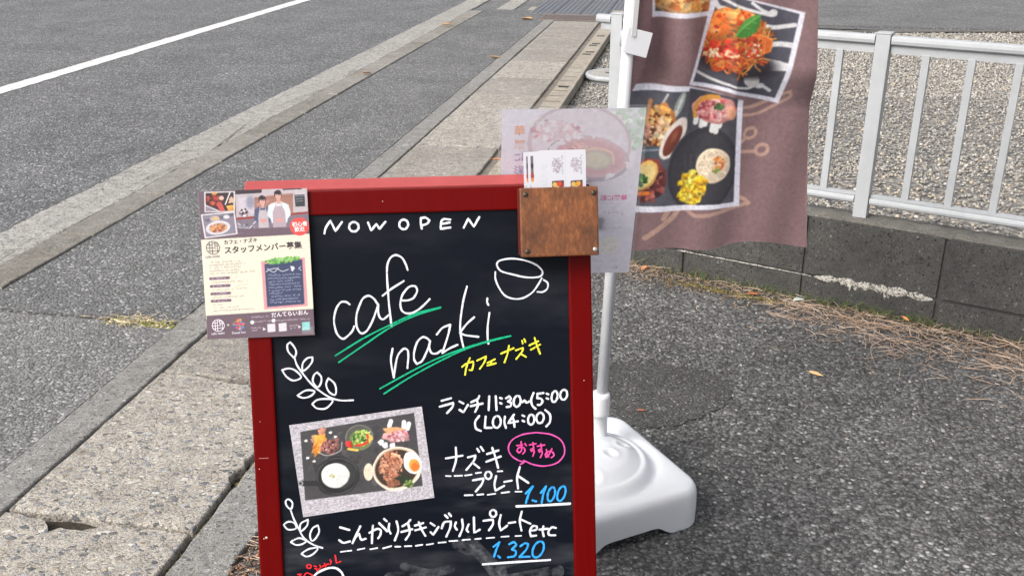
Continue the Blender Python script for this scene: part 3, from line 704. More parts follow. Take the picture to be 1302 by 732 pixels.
  (3.1, [(156.4,582.0),(150.2,571.3),(145.4,557.4)]),
  (3.1, [(155.3,560.5),(160.8,558.6)]),
  (3.1, [(168.0,571.3),(176.2,581.0)]),
  (3.1, [(176.2,581.0),(172.0,570.1),(169.1,556.1)]),
  (3.1, [(186.0,579.2),(183.4,578.0),(180.9,574.9),(179.0,570.6),(178.1,565.9),(178.2,561.6),(179.5,558.7),(181.7,557.8),(184.2,558.9),(186.7,562.0),(188.6,566.3),(189.6,571.1),(189.4,575.3),(188.1,578.2),(186.0,579.2)]),
  (3.1, [(201.9,579.8),(199.1,578.7),(196.3,575.7),(194.1,571.2),(192.8,566.3),(192.8,561.8),(194.0,558.7),(196.3,557.5),(199.1,558.6),(201.9,561.6),(204.2,566.1),(205.4,571.0),(205.4,575.5),(204.2,578.6),(201.9,579.8)]),
 ],
 'price_underline|white': [
  (3.6, [(131.0,552.5),(162.6,552.0),(211.9,552.2)]),
 ],
 'price_underline#2|white': [
  (3.3, [(78.3,465.9),(128.8,466.5),(179.6,466.7)]),
 ],
 'chicken_plate_lettering|white': [
  (3.1, [(-131.3,535.0),(-118.0,530.2)]),
  (3.1, [(-133.4,515.7),(-127.5,511.3),(-117.8,512.8)]),
  (3.1, [(-101.5,534.9),(-107.7,523.2),(-114.1,510.0)]),
  (3.1, [(-114.1,510.0),(-108.9,519.3),(-103.8,524.0),(-101.3,514.8),(-94.6,515.5)]),
  (3.1, [(-88.8,524.2),(-77.6,529.5),(-71.9,527.2),(-73.2,519.2),(-76.2,515.4)]),
  (3.1, [(-83.2,534.9),(-84.7,521.9),(-85.6,508.3)]),
  (3.1, [(-74.0,538.3),(-62.3,525.1)]),
  (3.1, [(-66.4,544.3),(-62.7,540.7)]),
  (3.1, [(-59.0,536.5),(-60.2,528.5),(-57.6,521.4)]),
  (3.1, [(-48.2,539.5),(-46.2,525.7),(-51.8,510.4)]),
  (3.1, [(-39.8,531.4),(-31.9,536.0),(-27.8,540.4)]),
  (3.1, [(-41.7,522.9),(-25.4,526.2)]),
  (3.1, [(-31.0,534.9),(-29.5,520.8),(-35.7,510.7)]),
  (3.1, [(-21.4,531.4),(-9.0,534.7)]),
  (3.1, [(-21.0,524.3),(-5.4,527.8)]),
  (3.1, [(-15.4,536.5),(-11.9,525.8),(-6.4,515.0)]),
  (3.1, [(2.1,534.1),(7.8,529.7)]),
  (3.1, [(1.6,520.0),(5.3,515.8),(13.5,527.4)]),
  (3.1, [(18.3,525.1),(22.5,533.9),(32.3,535.0),(31.0,525.4),(24.7,512.0)]),
  (3.1, [(23.9,544.9),(27.6,540.7)]),
  (3.1, [(29.8,547.2),(32.6,543.0)]),
  (3.1, [(39.7,533.0),(37.9,527.0),(40.7,521.8)]),
  (3.1, [(49.0,536.9),(49.6,524.3),(44.3,511.5)]),
  (3.1, [(58.6,528.9),(55.4,521.0),(57.6,517.4)]),
  (3.1, [(66.7,539.1),(66.6,515.3),(75.0,519.9)]),
  (3.1, [(80.9,533.1),(95.1,534.3),(94.8,526.8),(88.7,518.1)]),
  (3.1, [(95.0,548.8),(93.1,548.0),(91.6,546.3),(91.0,544.1),(91.3,541.8),(92.5,539.8),(94.3,538.6),(96.4,538.4),(98.3,539.1),(99.8,540.8),(100.4,543.0),(100.1,545.4),(98.9,547.3),(97.1,548.5),(95.0,548.8)]),
  (3.1, [(107.0,540.3),(104.3,527.3),(106.4,516.5),(116.4,523.6)]),
  (3.1, [(118.9,527.5),(128.4,528.4)]),
  (3.1, [(138.7,544.0),(135.4,529.6),(137.6,514.9)]),
  (3.1, [(137.4,531.9),(151.1,524.7)]),
  (3.1, [(150.8,513.5),(159.8,515.0),(160.9,520.1),(155.0,520.8),(150.2,513.6),(151.6,505.3),(159.6,505.9)]),
  (3.1, [(170.8,519.5),(169.6,512.4),(171.0,504.2)]),
  (3.1, [(164.7,514.8),(177.7,515.5)]),
  (3.1, [(189.6,516.0),(183.7,517.1),(178.6,511.9),(179.4,505.8),(188.4,504.7)]),
  (2.3, [(-131.9,497.6),(-116.5,498.7)]),
  (2.3, [(-106.8,499.5),(-97.1,500.9)]),
  (2.3, [(-88.5,499.0),(-78.2,500.4)]),
  (2.3, [(-69.7,499.3),(-57.4,502.2)]),
  (2.3, [(-51.6,500.9),(-43.9,500.5)]),
  (2.3, [(-37.4,500.7),(-27.7,500.5)]),
  (2.3, [(-21.1,500.5),(-11.3,501.6)]),
  (2.3, [(-4.9,501.2),(4.9,502.3)]),
  (2.3, [(12.7,503.2),(23.5,503.6)]),
  (2.3, [(29.0,504.7),(40.7,504.6)]),
  (2.3, [(48.6,505.2),(59.8,505.5)]),
  (2.3, [(67.7,505.7),(76.1,506.0)]),
  (2.3, [(84.8,506.1),(96.2,506.3)]),
  (2.3, [(107.1,506.9),(118.0,507.1)]),
  (2.3, [(128.3,506.9),(136.8,506.8)]),
 ],
 'second_price_lettering|blue': [
  (3.1, [(94.9,492.4),(103.9,498.9)]),
  (3.1, [(103.9,498.9),(98.7,487.0),(95.0,476.7)]),
  (3.1, [(101.4,477.7),(104.3,474.9)]),
  (3.1, [(118.6,495.0),(125.6,497.7),(129.5,493.4),(122.4,486.7)]),
  (3.1, [(122.4,486.7),(128.2,483.3),(126.1,476.3),(116.1,474.8)]),
  (3.1, [(135.4,491.0),(142.4,495.1),(147.3,493.4),(144.2,485.4),(133.4,474.4)]),
  (3.1, [(133.4,474.4),(148.9,473.9)]),
  (3.1, [(166.5,496.5),(162.7,496.0),(158.8,493.2),(155.6,488.6),(153.6,483.2),(153.3,478.0),(154.7,474.1),(157.6,472.2),(161.3,472.7),(165.2,475.5),(168.5,480.1),(170.5,485.5),(170.8,490.7),(169.4,494.6),(166.5,496.5)]),
 ],
 'sprig_drawing|white': [
  (2.5, [(-185.9,791.9),(-182.8,780.2),(-175.8,768.4),(-164.3,752.4),(-151.7,740.3),(-137.1,729.9),(-122.1,725.0),(-104.2,724.5)]),
  (2.5, [(-186.0,790.0),(-194.0,799.9),(-195.0,809.5),(-190.5,813.6),(-185.3,806.3),(-182.8,798.5),(-185.5,790.0)]),
  (2.5, [(-174.7,771.2),(-174.2,781.8),(-167.3,789.2),(-159.8,790.4),(-161.1,783.2),(-168.0,774.8),(-174.7,771.2)]),
  (2.5, [(-177.4,761.7),(-185.0,771.7),(-194.2,775.3),(-204.2,773.4),(-198.5,763.6),(-188.5,757.3),(-177.4,761.7)]),
  (2.5, [(-154.3,746.2),(-160.9,754.2),(-159.1,763.8),(-154.2,767.9),(-148.9,761.4),(-149.3,752.7),(-154.3,746.2)]),
  (2.5, [(-159.2,740.2),(-171.4,742.1),(-184.3,734.9),(-175.7,731.2),(-165.2,733.5),(-159.2,740.2)]),
  (2.5, [(-130.3,733.5),(-138.6,738.7),(-142.2,749.5),(-138.6,758.7),(-130.5,751.0),(-128.1,741.2),(-130.3,733.5)]),
  (2.5, [(-133.5,725.9),(-146.6,728.4),(-157.0,726.9),(-163.5,721.4),(-156.6,714.8),(-143.4,714.6),(-133.5,725.9)]),
 ],
 'sprig_drawing#2|white': [
  (2.5, [(-202.3,567.4),(-198.2,552.3),(-191.4,536.0),(-184.5,521.6),(-171.6,510.9),(-158.4,505.1)]),
  (2.5, [(-202.3,566.4),(-207.7,572.6),(-208.0,579.6),(-203.5,581.3),(-199.0,576.1),(-199.7,569.2),(-202.3,566.4)]),
  (2.5, [(-195.2,537.2),(-206.6,535.9),(-213.5,543.6),(-206.1,547.7),(-197.6,545.3),(-195.2,537.2)]),
  (2.5, [(-189.6,532.9),(-188.2,543.8),(-177.4,549.5),(-178.8,541.2),(-184.8,534.6),(-189.6,532.9)]),
  (2.5, [(-173.2,517.0),(-175.7,525.1),(-171.4,535.8),(-163.6,540.0),(-162.1,530.3),(-167.3,520.7),(-173.2,517.0)]),
  (2.5, [(-181.8,517.1),(-190.2,522.0),(-197.9,520.4),(-204.1,516.8),(-196.3,512.0),(-187.7,512.8),(-181.8,517.1)]),
  (2.5, [(-165.1,505.5),(-176.6,505.2),(-184.4,501.7),(-189.4,498.0),(-181.9,493.5),(-172.2,496.9),(-165.1,505.5)]),
 ],
 'special_lettering|red': [
  (2.1, [(-196.2,467.1),(-190.8,467.6),(-196.9,460.7)]),
  (2.1, [(-193.2,464.5),(-190.1,460.9)]),
  (2.1, [(-188.2,462.2),(-183.1,468.7),(-174.6,464.6)]),
  (2.1, [(-179.6,481.1),(-181.0,480.7),(-182.0,479.8),(-182.4,478.6),(-182.2,477.4),(-181.4,476.3),(-180.2,475.7),(-178.8,475.5),(-177.4,475.9),(-176.4,476.8),(-176.0,478.0),(-176.1,479.2),(-176.9,480.3),(-178.2,480.9),(-179.6,481.1)]),
  (2.1, [(-171.5,478.8),(-168.3,477.4)]),
  (2.1, [(-170.7,474.8),(-167.9,473.8)]),
  (2.1, [(-168.0,471.0),(-162.0,476.3),(-163.4,479.4)]),
  (2.1, [(-159.7,477.1),(-150.9,480.6)]),
  (2.1, [(-156.6,481.6),(-154.4,475.4)]),
  (2.1, [(-147.8,486.5),(-146.6,482.4),(-148.4,479.5)]),
  (2.1, [(-140.2,493.0),(-138.8,480.9),(-132.5,483.3)]),
 ],
 'round_bubble_drawing|white': [
  (3.3, [(-183.8,453.5),(-173.8,461.9),(-165.8,468.5),(-152.2,473.7),(-140.6,473.4),(-132.3,466.4),(-129.4,457.2),(-131.2,446.2),(-146.1,437.0),(-167.2,438.3),(-182.2,445.3),(-183.8,453.5)]),
 ],
}

# ------------------------------------------------------------------ printed pictures (drawn as flat print, cell by cell)
class Canvas:
    """flat print, x right and y down in millimetres from its top left corner"""
    def __init__(s, w, h, cell, col):
        s.w, s.h = w, h; s.nx, s.ny = int(w / cell) + 1, int(h / cell) + 1
        s.x = np.linspace(0, w, s.nx); s.y = np.linspace(0, h, s.ny); s.cell = cell
        s.X, s.Y = np.meshgrid(s.x, s.y); s.img = np.empty((s.ny, s.nx, 3)); s.img[:] = np.array(col) / 255.0
        s.clip = None; s.gain = 0.70
    def win(s, x0, x1, y0, y1):
        a = np.searchsorted(s.x, [x0, x1]); b = np.searchsorted(s.y, [y0, y1])
        return slice(max(a[0] - 1, 0), a[1] + 1), slice(max(b[0] - 1, 0), b[1] + 1)
    def put(s, wx, wy, m, col, alpha=1.0):
        if m.size == 0: return
        if s.clip is not None: m = m * s.clip[wy, wx]
        c = col / 255.0 if isinstance(col, np.ndarray) and col.ndim == 3 else np.array(col) / 255.0
        m = (m * alpha)[..., None]; s.img[wy, wx] = s.img[wy, wx] * (1 - m) + c * m
    def ell(s, c, rx, ry, col, rot=0.0, soft=None, jit=0.0, alpha=1.0, shade=None):
        r = max(rx, ry) * (1.1 + jit); wx, wy = s.win(c[0] - r, c[0] + r, c[1] - r, c[1] + r)
        dx, dy = s.X[wy, wx] - c[0], s.Y[wy, wx] - c[1]; a = math.radians(rot)
        u, v = (dx * math.cos(a) + dy * math.sin(a)) / rx, (-dx * math.sin(a) + dy * math.cos(a)) / ry
        d = np.hypot(u, v)
        if jit:
            th = np.arctan2(v, u); ph = rng.uniform(0, 6, 4)
            d = d * (1 + jit * (np.sin(3 * th + ph[0]) * .5 + np.sin(5 * th + ph[1]) * .4 + np.sin(9 * th + ph[2]) * .3))
        soft = soft or s.cell
        m = np.clip((1 - d) * min(rx, ry) / soft + .5, 0, 1)
        if shade is not None and m.size:
            col = np.array(col, float)[None, None] * (1 + shade * (-(u + v) * .7))[..., None]; col = np.clip(col, 0, 255)
        s.put(wx, wy, m, col, alpha)
    def inside(s, pts):
        pts = np.array(pts); x0, y0 = pts.min(0); x1, y1 = pts.max(0); wx, wy = s.win(x0, x1, y0, y1)
        X0, Y0 = s.X[wy, wx], s.Y[wy, wx]; acc = np.zeros(X0.shape)
        for ox, oy in ((-.3, -.12), (.12, -.3), (.3, .12), (-.12, .3)):                 # smooth edges
            X, Y = X0 + ox * s.cell * 1.3, Y0 + oy * s.cell * 1.3; m = np.zeros(X.shape, bool)
            for i in range(len(pts)):
                (ax, ay), (bx, by) = pts[i], pts[(i + 1) % len(pts)]
                if ay == by: continue
                m ^= ((ay > Y) != (by > Y)) & (X < (bx - ax) * (Y - ay) / (by - ay) + ax)
            acc += m * .25
        return wx, wy, acc
    def poly(s, pts, col, alpha=1.0):
        wx, wy, m = s.inside(pts); s.put(wx, wy, m, col, alpha)
    def set_clip(s, pts):
        if pts is None: s.clip = None; return
        wx, wy, m = s.inside(pts); s.clip = np.zeros((s.ny, s.nx)); s.clip[wy, wx] = m
    def line(s, pts, w, col, alpha=1.0, smooth=True):
        pts = np.array(spline(pts) if smooth and len(pts) > 2 else pts, float)
        x0, y0 = pts.min(0) - w; x1, y1 = pts.max(0) + w; wx, wy = s.win(x0, x1, y0, y1)
        X, Y = s.X[wy, wx], s.Y[wy, wx]
        if X.size == 0: return
        D = np.full(X.shape, 1e9)
        for (ax, ay), (bx, by) in zip(pts[:-1], pts[1:]):
            L = (bx - ax) ** 2 + (by - ay) ** 2 + 1e-9; tt = np.clip(((X - ax) * (bx - ax) + (Y - ay) * (by - ay)) / L, 0, 1)
            D = np.minimum(D, np.hypot(X - ax - tt * (bx - ax), Y - ay - tt * (by - ay)))
        s.put(wx, wy, np.clip((w / 2 - D) / s.cell + .5, 0, 1), col, alpha)
    def specks(s, c, rx, ry, n, cols, r, rot=0.0, jit=.25, shade=.15, asp=(.5, 1)):
        for _ in range(n):
            th, q = rng.uniform(0, 6.283), math.sqrt(rng.random()); a = math.radians(rot)
            u, v = rx * q * math.cos(th), ry * q * math.sin(th)
            k = r[0] + (r[1] - r[0]) * rng.random(); col = np.array(cols[rng.integers(len(cols))], float) * rng.uniform(.85, 1.12)
            s.ell((c[0] + u * math.cos(a) - v * math.sin(a), c[1] + u * math.sin(a) + v * math.cos(a)), k, k * rng.uniform(*asp), np.clip(col, 0, 255), rng.uniform(0, 180), jit=jit, shade=shade)
    def grain(s, amt, cell=3.0):
        gx, gy = int(s.w / cell) + 3, int(s.h / cell) + 3; gr = rng.normal(0, amt, (gy, gx))
        fx, fy = s.X / cell, s.Y / cell; ix, iy = fx.astype(int), fy.astype(int); tx, ty = fx - ix, fy - iy
        v = gr[iy, ix] * (1 - tx) * (1 - ty) + gr[iy, ix + 1] * tx * (1 - ty) + gr[iy + 1, ix] * (1 - tx) * ty + gr[iy + 1, ix + 1] * tx * ty
        s.img = np.clip(s.img * (1 + v[..., None]), 0, 1)
    def soften(s):
        k = np.array([.25, .5, .25]); p = np.pad(s.img, ((1, 1), (1, 1), (0, 0)), 'edge')
        p = p[:-2] * k[0] + p[1:-1] * k[1] + p[2:] * k[2]; s.img = p[:, :-2] * k[0] + p[:, 1:-1] * k[1] + p[:, 2:] * k[2]
    def textrow(s, a, b, h, col, alpha=.8, dens=.75):
        """unreadable small print: short strokes along a row"""
        a, b = np.array(a, float), np.array(b, float); L = np.linalg.norm(b - a); d = (b - a) / L; nn = np.array([-d[1], d[0]]); x = 0.0
        while x < L - h * .5:
            if rng.random() < dens:
                o = a + d * x
                for _ in range(3):
                    q = o + d * rng.uniform(0, h * .7) + nn * rng.uniform(-.45, .45) * h
                    e = (d if rng.random() < .55 else nn) * rng.uniform(.3, .7) * h
                    s.line([q - e / 2, q + e / 2], h * .2, col, alpha, False)
            x += h * .95
    def mesh(s, name, fn=None):
        """fn maps (x mm, y mm) arrays to (X,Y,Z); default: flat, centred, metres, y up"""
        if fn is None: V = np.stack([(s.X - s.w / 2) / 1000, (s.h / 2 - s.Y) / 1000, np.zeros_like(s.X)], -1)
        else: V = fn(s.X, s.Y)
        idx = np.arange(s.nx * s.ny).reshape(s.ny, s.nx)
        F = np.stack([idx[1:, :-1], idx[1:, 1:], idx[:-1, 1:], idx[:-1, :-1]], -1).reshape(-1, 4)
        return big_mesh(name, V.reshape(-1, 3), F, lin(np.clip(s.img, 0, 1)).reshape(-1, 3) * s.gain, fn is not None)

def spline(pts, step=6):
    """Catmull-Rom through the points, broken at sharp corners"""
    pts = [np.array(p, float) for p in pts]; n = len(pts)
    if n < 3: return [tuple(p) for p in pts]
    closed = np.linalg.norm(pts[0] - pts[-1]) < 1e-6
    sharp = [False] * n
    for i in range(1, n - 1):
        a, b = pts[i] - pts[i - 1], pts[i + 1] - pts[i]
        cs = a @ b / (np.linalg.norm(a) * np.linalg.norm(b) + 1e-9); sharp[i] = cs < 0.12
    out = []
    for i in range(n - 1):
        p1, p2 = pts[i], pts[i + 1]; L = np.linalg.norm(p2 - p1)
        p0 = pts[i - 1] if i > 0 and not sharp[i] else (pts[-2] if closed and i == 0 else p1 - (p2 - p1))
        p3 = pts[i + 2] if i + 2 < n and not sharp[i + 1] else (pts[1] if closed and i == n - 2 else p2 + (p2 - p1))
        m1 = (p2 - p0) / 2; m2 = (p3 - p1) / 2
        for m in (m1, m2):
            k = np.linalg.norm(m)
            if k > L: m *= L / k
        for k in range(step):
            t = k / step; t2, t3 = t * t, t ** 3
            out.append(tuple((2 * t3 - 3 * t2 + 1) * p1 + (t3 - 2 * t2 + t) * m1 + (-2 * t3 + 3 * t2) * p2 + (t3 - t2) * m2))
    out.append(tuple(pts[-1])); return out

def ribbon_mesh(name, strokes, z=0.0):
    """marker strokes: rounded flat ribbons, millimetre input"""
    V, F = [], []
    zi = 0
    for w, pts in strokes:
        q = np.array(spline(pts)) / 1000.0; hw = w / 2000.0; n = len(q); b = len(V); zi += 1; zz = z + (zi % 9) * 0.00004
        wob = 1 + 0.10 * np.sin(np.arange(n) * .55 + rng.uniform(0, 6))
        for i in range(n):
            d = q[min(i + 1, n - 1)] - q[max(i - 1, 0)]; d = d / (np.linalg.norm(d) + 1e-12); nn = np.array([-d[1], d[0]]) * hw * wob[i]
            V += [(*(q[i] + nn), zz), (*(q[i] - nn), zz)]
            if i: k = b + 2 * i; F.append((k - 2, k - 1, k + 1, k))
        for e, sgn in ((0, -1), (n - 1, 1)):
            d = (q[1] - q[0]) if e == 0 else (q[-1] - q[-2]); a0 = math.atan2(d[1] * sgn, d[0] * sgn); c = len(V); V.append((*q[e], zz))
            for k in range(9):
                a = a0 - math.pi / 2 + math.pi * k / 8; V.append((q[e][0] + hw * math.cos(a), q[e][1] + hw * math.sin(a), zz))
            for k in range(8): F.append((c, c + 1 + k, c + 2 + k))
    return mesh(name, V, F)

def text_mesh(name, s, size, mat, parent, x, y, z=0.0004, align='LEFT', bold=0.0, rot=0.0, mirror=False):
    cu = bpy.data.curves.new(name, 'FONT'); cu.body = s; cu.size = size; cu.align_x = align; cu.align_y = 'CENTER'; cu.offset = bold; cu.resolution_u = 3
    tmp = bpy.data.objects.new(name, cu); COL.objects.link(tmp)
    dg = bpy.context.evaluated_depsgraph_get(); me = bpy.data.meshes.new_from_object(tmp.evaluated_get(dg))
    bpy.data.objects.remove(tmp); bpy.data.curves.remove(cu); me.name = name
    me.materials.clear()
    o = link(name, me, mat, parent, (x, y, z)); o.rotation_euler = (0, 0, rot)
    if mirror: o.scale = (-1, 1, 1)
    return o

# ------------------------------------------------------------------ A-frame menu board
BW, BL = 0.5, 1.029
YAW, LEAN = RAD(5.27), RAD(16.41)
BASE = (-0.109, 1.099, 0.0)
MB = Matrix.Translation(BASE) @ Matrix.Rotation(YAW, 4, 'Z') @ Matrix.Rotation(RAD(90) - LEAN, 4, 'X')   # board space: x right, y up the board, z out of it
MLOC = Matrix.Rotation(RAD(90) - LEAN, 4, 'X')
sign = tag(empty('menu_board', BASE, YAW), 'red framed A-shaped chalkboard sign with white handwritten cafe menu', 'sign board')
def sbox(nm, x0, x1, y0, y1, z0, z1, mat, bev=.002, loc=MLOC, parent=None):
    o = box(nm, x0, x1, y0, y1, z0, z1, mat, parent or sign, bev); o.matrix_local = loc; return o
FW = 0.034
sbox('stile', -.25, -.25 + FW, .0, BL, -.022, 0, M['red'], .003); sbox('stile', .25 - FW, .25, .0, BL, -.022, 0, M['red'], .003)
sbox('top_rail', -.25 + FW, .25 - FW, BL - FW, BL, -.0225, -.0006, M['red'], .002); sbox('bottom_rail', -.25 + FW, .25 - FW, .10, .10 + FW, -.0225, -.0006, M['red'], .002)
board = sbox('chalkboard', -.25 + FW - .004, .25 - FW + .004, .12, BL - FW + .004, -.012, -.005, M['black'], 0)
STROKES['wiped_smudge|smudge'] = [(16, [(40, 500), (75, 478), (98, 448)]), (13, [(60, 505), (92, 470), (108, 452)]), (9, [(88, 462), (112, 462), (132, 468)]), (22, [(-60, 452), (20, 440), (110, 436), (190, 448)]), (12, [(-40, 470), (0, 458), (30, 462)])]
for key, st_ in STROKES.items():
    nm, ink = key.split('|'); nm = nm.split('#')[0]
    link(nm, ribbon_mesh(nm, st_, -.0046 if ink == 'white' else -.0042), INK[ink], board)
# chipped spots on the lacquer
chip = simple('bare_wood_chip', (0.62, 0.5, 0.42), 0.7)
for x, y, r in ((.236, .74, .0008), (.231, .33, .0013), (-.2385, .70, .0007), (-.05, 1.012, .0007), (-.238, .527, .0018), (-.2415, .5255, .0009), (-.243, .63, .0008)):
    c_ = link('paint_chip', lathe('paint_chip', [(r, 0), (r * .6, .0006)], 7, False), chip, sign); c_.matrix_local = MLOC @ Matrix.Translation((x, y, .0001))
sc1 = sbox('scratch', -.243, -.229, .6455, .6461, .00005, .0003, simple('pale_scratch', (.5, .2, .18), .6), 0)
# rear leaf of the A, leaning the other way
BLEAN = RAD(14.7)
MBACK = Matrix.Translation((0, .605, 0)) @ Matrix.Rotation(RAD(90) + BLEAN, 4, 'X')     # y up the leaf, z towards the front
LB2 = .9895 / math.cos(BLEAN)
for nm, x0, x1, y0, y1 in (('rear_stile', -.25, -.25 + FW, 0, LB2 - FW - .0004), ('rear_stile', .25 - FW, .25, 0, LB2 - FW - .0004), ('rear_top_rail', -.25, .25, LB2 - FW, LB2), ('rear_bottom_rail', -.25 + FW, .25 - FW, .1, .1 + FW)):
    sbox(nm, x0, x1, y0, y1, .0, .028, M['red_sky_sheen'] if nm == 'rear_top_rail' else M['red'], .002, MBACK)
sbox('rear_chalkboard', -.22, .22, .12, LB2 - .03, .008, .016, M['black'], 0, MBACK)
for x in (-.15, .15):
    sbox('hinge', x - .02, x + .02, BL - .03, BL - .004, -.032, -.0226, M['screw'], .001)

def on_board(o, x, y, z, rz=0.0):
    o.matrix_world = MB @ Matrix.Translation((x, y, z)) @ Matrix.Rotation(rz, 4, 'Z'); return o

# ------------------------------------------------------------------ lunch plate photo stuck on the board
PW, PHH = 194.0, 139.0
cv = Canvas(PW, PHH, .8, (196, 190, 198))
for i in range(int(PHH / 1.9)):                              # speckled woven table cloth
    y = i * 1.9
    for x in np.arange(0, PW, 2.3):
        if rng.random() < .62: cv.line([(x, y + rng.uniform(-.5, .5)), (x + rng.uniform(.8, 2.2), y + rng.uniform(-.8, .8))], .75, (rng.uniform(88, 130),) * 3, .75, False)
SL = [(14.3, 12.0), (181.5, 7.7), (179.5, 118.6), (6.4, 114.5)]
cv.poly(SL, (66, 64, 66))
cv.specks((94.2, 62.0), 75, 45, 160, [(74, 72, 73), (60, 58, 60)], (2, 6), jit=.2, shade=0)
# crispy salad with sauce dots
for a in ((20.5, 26.4), (19.2, 52.0), (27.8, 58.2), (57.2, 19.4), (63.3, 26.6)): cv.ell(a, 2.4, 1.8, (226, 224, 220), jit=.2)
cv.ell((35.8, 27.4), 9, 6, (172, 128, 104), 20, jit=.3, shade=.2); cv.ell((45.1, 17.7), 4.6, 8, (196, 132, 108), 15, jit=.3, shade=.2)
cv.ell((38.4, 34.0), 8, 17, (224, 142, 58), 32, jit=.25, shade=.25); cv.specks((38.4, 34.0), 8, 12, 26, [(236, 160, 70), (206, 118, 44)], (1, 3))
cv.ell((53.8, 39.9), 14, 10, (150, 96, 88), -10, jit=.25, shade=.2); cv.specks((53.8, 39.9), 13, 9, 60, [(70, 34, 40), (190, 140, 126), (120, 70, 66), (88, 46, 48)], (.8, 2))
cv.line([(35.5, 45.8), (47.6, 52.6), (67.4, 48.1), (71.4, 36.4)], .9, (206, 196, 190))
# glass salad bowl
cv.ell((97.5, 32.9), 20.5, 19, (120, 118, 114)); cv.ell((97.5, 32.9), 19, 17.6, (82, 84, 76)); cv.ell((98.3, 36.7), 16, 15, (110, 118, 76))
cv.specks((99.3, 34.4), 13, 11, 90, [(72, 120, 50), (118, 156, 66), (40, 78, 34), (190, 196, 110), (150, 180, 80)], (1.2, 3.4)); cv.specks((108.3, 29.5), 7, 6, 20, [(214, 206, 122), (150, 190, 96)], (1, 2.4))
cv.ell((81.6, 40.9), 4.6, 6, (206, 54, 40), -30, jit=.2, shade=.3); cv.line([(91.5, 43.9), (101.6, 43.8), (109.8, 39.6), (109.4, 31.0)], 3.6, (210, 52, 36)); cv.line([(79.5, 47.5), (92.1, 51.3)], 3.4, (224, 188, 84))
cv.ell((113.4, 36.5), 3, 5, (226, 190, 96), 20, jit=.2)
# meat with white sauce
for a, b in (((146.3, 15.3), (143.0, 22.3)), ((165.0, 19.4), (163.4, 27.8)), ((171.8, 22.8), (168.9, 29.8))): cv.line([a, b], 6.4, (232, 232, 230))
for a in ((127.8, 44.7), (133.1, 50.0), (143.7, 52.0)): cv.ell(a, 4, 4.6, (228, 228, 228), 20, jit=.2)
cv.ell((151.1, 37.1), 18.5, 11, (204, 150, 148), 8, jit=.18, shade=.2); cv.ell((146.8, 29.1), 13, 5, (214, 160, 112), 5, jit=.2); cv.specks((153.9, 38.7), 15, 8, 50, [(216, 178, 184), (190, 116, 122), (226, 200, 204), (172, 96, 104)], (1.2, 3.4))
# cast iron dish with rice
cv.line([(3.1, 87.9), (27.7, 91.7)], 8, (38, 38, 40)); cv.ell((3.4, 88.0), 4, 4, (150, 150, 152)); cv.ell((3.4, 88.0), 2, 2, (40, 40, 42))
cv.ell((57.8, 85.1), 32, 29.5, (34, 34, 36), -8, jit=.04); cv.ell((57.8, 85.1), 30, 27.5, (66, 66, 68), -8, jit=.04); cv.ell((57.7, 85.6), 28.4, 25.5, (30, 30, 32), -8, jit=.03); cv.ell((62.1, 85.0), 23, 20, (50, 50, 52), -8)
cv.ell((55.1, 84.0), 20.5, 18.6, (226, 224, 220), 4, soft=1.6, jit=.02, shade=.07); cv.specks((55.1, 84.0), 18, 16, 220, [(238, 236, 232), (214, 212, 210), (228, 226, 218)], (.6, 1.2), shade=0); cv.specks((49.9, 83.8), 3.4, 3.4, 20, [(206, 200, 140), (186, 176, 110)], (.6, 1.4))
# cream bowl of chicken with a soft egg
cv.ell((103.6, 85.9), 7, 13, (222, 204, 184), 8); cv.ell((145.6, 87.2), 36.5, 33, (232, 216, 198), -12, jit=.02); cv.ell((144.8, 86.5), 33.2, 29.6, (190, 164, 140), -12); cv.ell((144.7, 87.0), 31.6, 28, (58, 44, 36), -12)
cv.specks((137.5, 79.8), 13, 13, 50, [(168, 106, 80), (188, 128, 98), (142, 84, 62), (206, 150, 120)], (4, 9), jit=.3, shade=.25); cv.specks((136.8, 102.1), 8, 9, 26, [(168, 106, 80), (190, 130, 100), (140, 82, 62)], (4, 8), jit=.3, shade=.25)
cv.specks((137.3, 84.7), 16, 20, 110, [(206, 152, 120), (128, 72, 54), (182, 120, 90)], (.8, 2.4))
cv.ell((154.4, 106.0), 11, 8, (40, 48, 34), 30, jit=.3); cv.specks((159.7, 111.8), 7, 7, 34, [(96, 122, 60), (60, 84, 40), (150, 160, 90)], (1, 2.6))
cv.ell((169.0, 82.0), 12.6, 17.4, (240, 236, 232), -14, jit=.04, shade=.06); cv.ell((171.2, 86.0), 8, 9.8, (238, 150, 66), -10, soft=1.2, shade=.12); cv.ell((171.6, 88.1), 5, 6, (226, 112, 40), -10, soft=3)
cv.grain(.04, 2.5); cv.grain(.04, 1); cv.gain = .84
ph = link('lunch_photo', cv.mesh('lunch_photo'), M['print']); on_board(ph, -.0944, .6323, -.0036, RAD(5.67))
tag(ph, 'tilted photo print of a lunch plate stuck on the chalkboard', 'photo')

# ------------------------------------------------------------------ recruitment leaflet at the board's top corner
LW, LH = 151.0, 210.0
cv = Canvas(LW, LH, .75, (240, 232, 212))
BR = (112, 92, 104)
cv.poly([(0, 0), (LW, 0), (151.5, 64.8), (-0.7, 67.9), (0, 45)], BR)
cv.poly([(0, 0), (LW, 0), (LW, 61), (0, 61)], BR)
cv.poly([(0.8, 175.8), (153.0, 172.3), (LW, LH), (0, LH)], BR); cv.poly([(0, 181.5), (LW, 181.5), (LW, LH), (0, LH)], BR)
